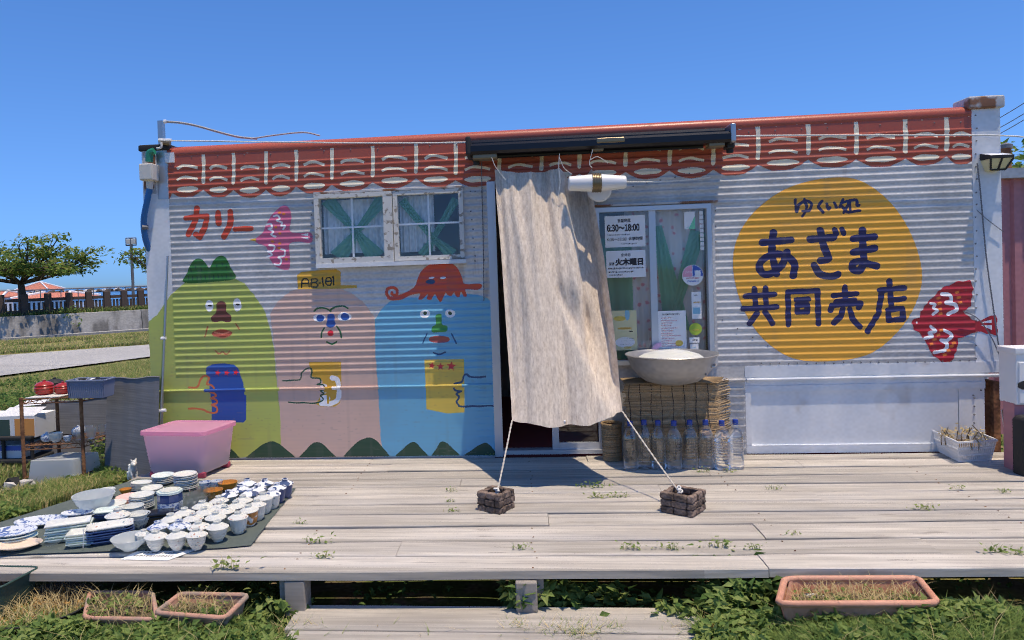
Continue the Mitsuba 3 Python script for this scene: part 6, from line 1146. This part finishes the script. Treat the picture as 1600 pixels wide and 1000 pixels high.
cq = atZ(62, 944, -.10); rr_ = 80/ppm(cq); t = thing('black_pan', 'wide round black pan of dead plants at lower left', 'pan'); pr_ = np.array([(0, -.14), (.75, -.14), (.98, -.004), (1, 0), (.985, .004), (.97, -.002), (.74, -.13), (0, -.13)])*[rr_, 1]; add('shell', move(lathe(pr_, 40), cq), 'black_matte', parent=t, smooth=40); add('soil', move(lathe([(rr_*.9, -.055), (rr_*.5, -.04), (0, -.035)], 24), cq), 'soil', parent=t)
r_ = np.random.default_rng(55); an, ra = r_.uniform(0, 6.28, 500), rr_*.88*np.sqrt(r_.uniform(0, 1, 500)); P = cq+np.c_[np.cos(an)*ra, np.sin(an)*ra, np.full(500, -.045)]
add('dead_stalks', blades(P, .08, .0035, .9, r_), 'straw', parent=t, kind='stuff', smooth=False); add('dead_leaves', leaves(P[::2]+[0, 0, .02], .022, rnd=r_), 'brown_leaf', parent=t, kind='stuff', smooth=False)

# ================================================================== WEEDS AND GRASS
def region(pxs, z=GZ): return Polygon([tuple(atZ(*p, z)[:2]) for p in pxs])
def scatter(poly, n, r, dens=None):
    x0, y0, x1, y1 = poly.bounds; out = np.zeros((0, 2))
    while len(out) < n:
        q = r.uniform([x0, y0], [x1, y1], (n*2, 2)); q = q[shapely.contains_xy(poly, q[:, 0], q[:, 1])]
        if dens is not None: q = q[r.uniform(size=len(q)) < dens(q)]
        out = np.vstack([out, q])
    return out[:n]
def P3(q, z=0.): return zg(np.c_[q, np.zeros(len(q))])+[0, 0, z]
clump = lambda f, t0, sd: (lambda q: np.clip((meshkit.fbm(np.c_[q*f, 0*q[:, 0]], 3, seed=sd)-t0)/.12, .03, 1))
r_ = np.random.default_rng(61)
def lay_green(key, label, poly, n, hmax, size, mats, sd, f=2.6, t0=.45, lift=.0):
    q = scatter(poly, n, r_, clump(f, t0, sd)); P = P3(q); h = hmax*np.clip(meshkit.fbm(np.c_[q*f, 0*q[:, 0]], 3, seed=sd)*1.7-.35, .12, 1); P[:, 2] += lift+h*r_.uniform(.1, 1, n)**.7
    for i, m in enumerate(mats): k = P[i::len(mats)]; nn = uniq(key+'__001') if False else None; add_stuff(key, leaves(k, r_.uniform(.6, 1.3, len(k))*size, rnd=r_), m)
STUFF = {}
def add_stuff(key, mesh, m):   # pieces of one uncounted mass are keyed name__001, name__002 ...
    STUFF[key] = STUFF.get(key, 0)+1; scene[f'{key}__{STUFF[key]:03d}'] = mikit.ply(mesh, m, False)
G3 = ['leaf_0', 'leaf_1', 'leaf_2', 'leaf_0', 'leaf_1', 'leaf_3']
labels['ground_cover'] = {'label': 'leafy green weeds spreading along the front and left of the deck', 'category': 'weeds', 'kind': 'stuff'}
labels['grass'] = {'label': 'patchy green and yellowed grass round the deck and along the lane', 'category': 'grass', 'kind': 'stuff'}
# vines in front of the deck: middle, right, left
lay_green('ground_cover', '', region([(785, 925), (1085, 925), (1090, 985), (1000, 962), (940, 975), (880, 958), (800, 972)], -.2), 900, .17, .05, G3, 1, 3., .40, .06)
lay_green('ground_cover', '', region([(1085, 905), (1225, 905), (1225, 960), (1470, 965), (1480, 915), (1640, 910), (1640, 1040), (1090, 1040)], -.14), 6500, .13, .040, G3, 2, 2.8, .36)
lay_green('ground_cover', '', region([(1200, 962), (1480, 962), (1480, 990), (1200, 990)], -.12), 1500, .09, .036, G3, 21, 4, .33)
lay_green('ground_cover', '', region([(1075, 915), (1230, 890), (1235, 960), (1120, 1000)], -.2), 1500, .30, .048, G3, 9, 2.4, .32)
lay_green('ground_cover', '', region([(-60, 975), (120, 990), (250, 972), (400, 960), (440, 915), (480, 915), (480, 975), (420, 1040), (-60, 1040)], -.17), 4600, .10, .036, G3, 3, 3., .36)
lay_green('ground_cover', '', region([(120, 972), (400, 968), (420, 985), (110, 990)], -.14), 700, .09, .034, ['leaf_1', 'leaf_0', 'leaf_3'], 22, 4, .33)
lay_green('ground_cover', '', region([(390, 915), (480, 915), (490, 960), (400, 985)], -.2), 700, .2, .045, G3, 4, 3., .30)
lay_green('ground_cover', '', region([(130, 925), (250, 925), (250, 950), (140, 960)], -.1), 260, .14, .03, ['leaf_3', 'leaf_1', 'leaf_4'], 5, 4., .40)
lay_green('ground_cover', '', region([(120, 955), (255, 950), (262, 972), (110, 975)], -.09), 800, .10, .032, ['leaf_1', 'leaf_0', 'leaf_3'], 41, 5., .34)
lay_green('ground_cover', '', region([(150, 890), (470, 892), (470, 915), (150, 925)], -.12), 800, .16, .032, ['leaf_2', 'leaf_0', 'leaf_4', 'leaf_1'], 42, 4., .42)
# left field beside the deck
lay_green('ground_cover', '', region([(130, 740), (215, 735), (205, 752), (60, 800), (-60, 835), (-60, 790), (60, 770)]), 2600, .10, .035, G3, 6, 3., .38)
lay_green('ground_cover', '', region([(140, 715), (225, 715), (220, 745), (150, 752)]), 900, .24, .036, ['leaf_1', 'leaf_3', 'leaf_0'], 7, 3., .30)
lay_green('ground_cover', '', region([(-40, 600), (60, 602), (60, 650), (-40, 660)]), 1500, .28, .05, ['leaf_0', 'leaf_2', 'leaf_1'], 8, 2., .34)
lay_green('ground_cover', '', region([(1545, 715), (1640, 715), (1640, 732), (1560, 730)]), 500, .12, .035, G3, 11, 3., .2)
lay_green('ground_cover', '', Polygon([(3.0, -.35), (3.35, -.35), (3.35, .2), (3.0, .2)]), 300, .28, .04, ['leaf_2', 'leaf_0'], 12, 3., .2)
lay_green('ground_cover', '', Polygon([(-2.3, -1.8), (3.4, -1.8), (3.4, -1.2), (-2.3, -1.2)]), 900, .1, .035, ['leaf_2', 'leaf_0'], 13, 3., .42)
def lay_grass(poly, n, h, mats, w=.006, lean=.5, f=1.6, t0=.4, sd=1, z=None):
    q = scatter(poly, n, r_, clump(f, t0, sd)); P = P3(q) if z is None else np.c_[q, np.full(len(q), z)]
    for i, m in enumerate(mats): add_stuff('grass', blades(P[i::len(mats)], h, w, lean, r_), m)
GM = ['leaf_1', 'leaf_3', 'leaf_0', 'straw', 'leaf_4']
lay_grass(region([(-60, 960), (480, 960), (430, 1050), (-60, 1050)], -.17), 9000, .075, ['leaf_1', 'leaf_0', 'leaf_3', 'leaf_2', 'leaf_1'], .005, .75, 3, .42, 3)
lay_green('ground_cover', '', region([(-60, 985), (430, 970), (420, 1040), (-60, 1040)], -.12), 2200, .14, .034, ['leaf_1', 'leaf_3', 'leaf_1', 'leaf_0'], 32, 4.2, .46)
lay_grass(region([(1090, 962), (1480, 962), (1485, 915), (1640, 915), (1640, 1050), (1090, 1050)], -.14), 15000, .085, ['leaf_1', 'leaf_0', 'leaf_3', 'leaf_1', 'leaf_2', 'leaf_0', 'leaf_1'], .006, .75, 3, .42, 4)
lay_green('ground_cover', '', region([(1085, 960), (1640, 930), (1640, 1040), (1090, 1040)], -.1), 5200, .15, .036, ['leaf_1', 'leaf_3', 'leaf_1', 'leaf_0'], 31, 4.2, .46)
lay_grass(region([(430, 985), (1090, 985), (1090, 1010), (430, 1010)], -.2), 700, .06, ['straw', 'leaf_1', 'leaf_3'], .004, .9, 5, .5, 5)
lay_grass(region([(-60, 760), (215, 748), (-60, 838)], -.13), 9000, .07, GM, .006, .6, 2, .35, 6)
lay_grass(region([(-80, 612), (0, 598), (234, 566), (236, 700), (150, 740), (-80, 760)]), 52000, .10, GM, .009, .6, .9, .33, 7)
q0, q1 = atZ(-60, 557, GZ), atZ(235, 537, GZ); q2, q3 = atZ(235, 521, GZ), atZ(-60, 538, GZ); dd = (q1-q0)*.6
lay_grass(Polygon([tuple(p[:2]) for p in (q0, q1+dd, q2+dd, q3)]), 26000, .09, ['leaf_3', 'leaf_4', 'straw', 'leaf_1'], .02, .5, .7, .36, 8)
pa = [along(s, o, 0)[:2] for s, o in ((2, .42), (LW-2, .42), (LW-2, 1.5), (2, 1.5))]
lay_grass(Polygon([tuple(p) for p in pa]), 12000, .17, ['leaf_2', 'leaf_0', 'leaf_4', 'leaf_1'], .03, .8, .9, .36, 9, FZ-.03)
lay_grass(Polygon([(-1.1, -3.0), (1.1, -3.), (1.1, -2.35), (-1.1, -2.35)]), 250, .05, ['straw', 'leaf_3'], .004, .9, 5, .5, 10, SZ)
# tufts rooted in the gaps between the boards
wd = [(1213, 765, 10, 'right of centre near the wall'), (1497, 764, 9, 'near the right edge, a bent stalk'), (930, 762, 15, 'between the two brick planters, nearest the wall'), (932, 779, 12, 'between the two brick planters, second from the wall'), (965, 778, 11, 'left of the right brick planter'), (705, 768, 8, 'left of the left brick planter, highest of three'), (704, 785, 8, 'left of the left brick planter, middle of three'), (705, 800, 9, 'left of the left brick planter, lowest of three'),
      (495, 849, 14, 'left of centre on the front boards'), (505, 872, 13, 'near the front edge left of centre'), (815, 858, 11, 'in front of the doorway near the front edge'), (1125, 855, 18, 'largest tuft right of the right planter'), (1045, 858, 13, 'below the right brick planter'), (985, 858, 14, 'below and left of the right brick planter'), (1178, 858, 11, 'just right of the largest tuft'), (1447, 797, 15, 'on the right side in the middle boards'), (1560, 864, 20, 'at the far right of the front boards'), (1590, 868, 14, 'touching the right edge of the picture'), (1140, 738, 9, 'by the last water bottle'), (1100, 738, 10, 'in front of the water bottles'), (470, 820, 10, 'right of the crockery cloth'), (360, 890, 24, 'tall and thin at the front edge before the paper'), (770, 713, 9, 'at the foot of the blue figure'), (1330, 706, 7, 'at the foot of the white panel'), (1570, 770, 9, 'on the right boards'), (1240, 835, 8, 'right of the right planter on the front boards')]
for i, (px, py, s, where) in enumerate(wd):
    p = atZ(px, py, 0.); r = np.random.default_rng(100+i); k = s/ppm(p); t = thing('deck_weed', f'small weed in the deck gap, {where}', 'weed'); n = 26 if s > 10 else 16
    q = r.normal(size=(n, 3))*[k*.75, .008, k*.22]+p+[0, 0, k*.3]; q[:, 2] = np.abs(q[:, 2])+.003
    add('leaves', leaves(q, k*.42*r.uniform(.7, 1.3, n), rnd=r), 'leaf_1' if i % 3 else 'leaf_3', parent=t, kind='stuff', smooth=False)
    b = r.normal(size=(8, 3))*[k*.6, .006, 0]+p; add('stalks', blades(b, k*.8, .003, .8, r), 'leaf_4' if i % 2 else 'leaf_0', parent=t, kind='stuff', smooth=False)
q = scatter(region([(-60, 960), (430, 960), (420, 1040), (-60, 1040)], -.12), 110, r_); add_stuff('grass', blades(P3(q, .03), .10, .003, 1.1, r_), 'straw'); q = scatter(region([(1090, 950), (1640, 930), (1640, 1040), (1090, 1040)], -.1), 130, r_); add_stuff('grass', blades(P3(q, .03), .11, .003, 1.1, r_), 'straw')
# dead grass bits and a dry leaf by the step
a = atZ(1108, 975, -.12); add('dry_leaf', leaves(np.array([a, a+[.02, -.03, .01]]), .055, np.array([[0, -.6, .8]]*2), .5, .3, np.random.default_rng(3)), 'brown_leaf', 'curled brown dry leaf at the right end of the step', 'leaf', smooth=False)
for i, (pts, w) in enumerate([([(1125, 966), (1150, 968), (1180, 976)], 'right of the step'), ([(1560, 938), (1520, 937), (1480, 938)], 'right of the terracotta planter'), ([(1540, 965), (1545, 985), (1550, 1000)], 'at the lower right')]): add('dry_stalk', tube(arcpts([atZ(*p, -.14) for p in pts]), .004, 5), 'straw', f'long pale dry stalk lying {w}', 'stalk')
add('driftwood_scrap', tube(arcpts([atZ(1250, 934, -.07), atZ(1268, 930, -.06), atZ(1300, 934, -.07)]), [.004, .006, .008, .008, .009, .01, .01, .009, .009, .008, .008, .007, .006, .005, .004, .004, .003], 6), 'grey_stone', 'pale wood splinter lying in the terracotta planter', 'wood scrap')
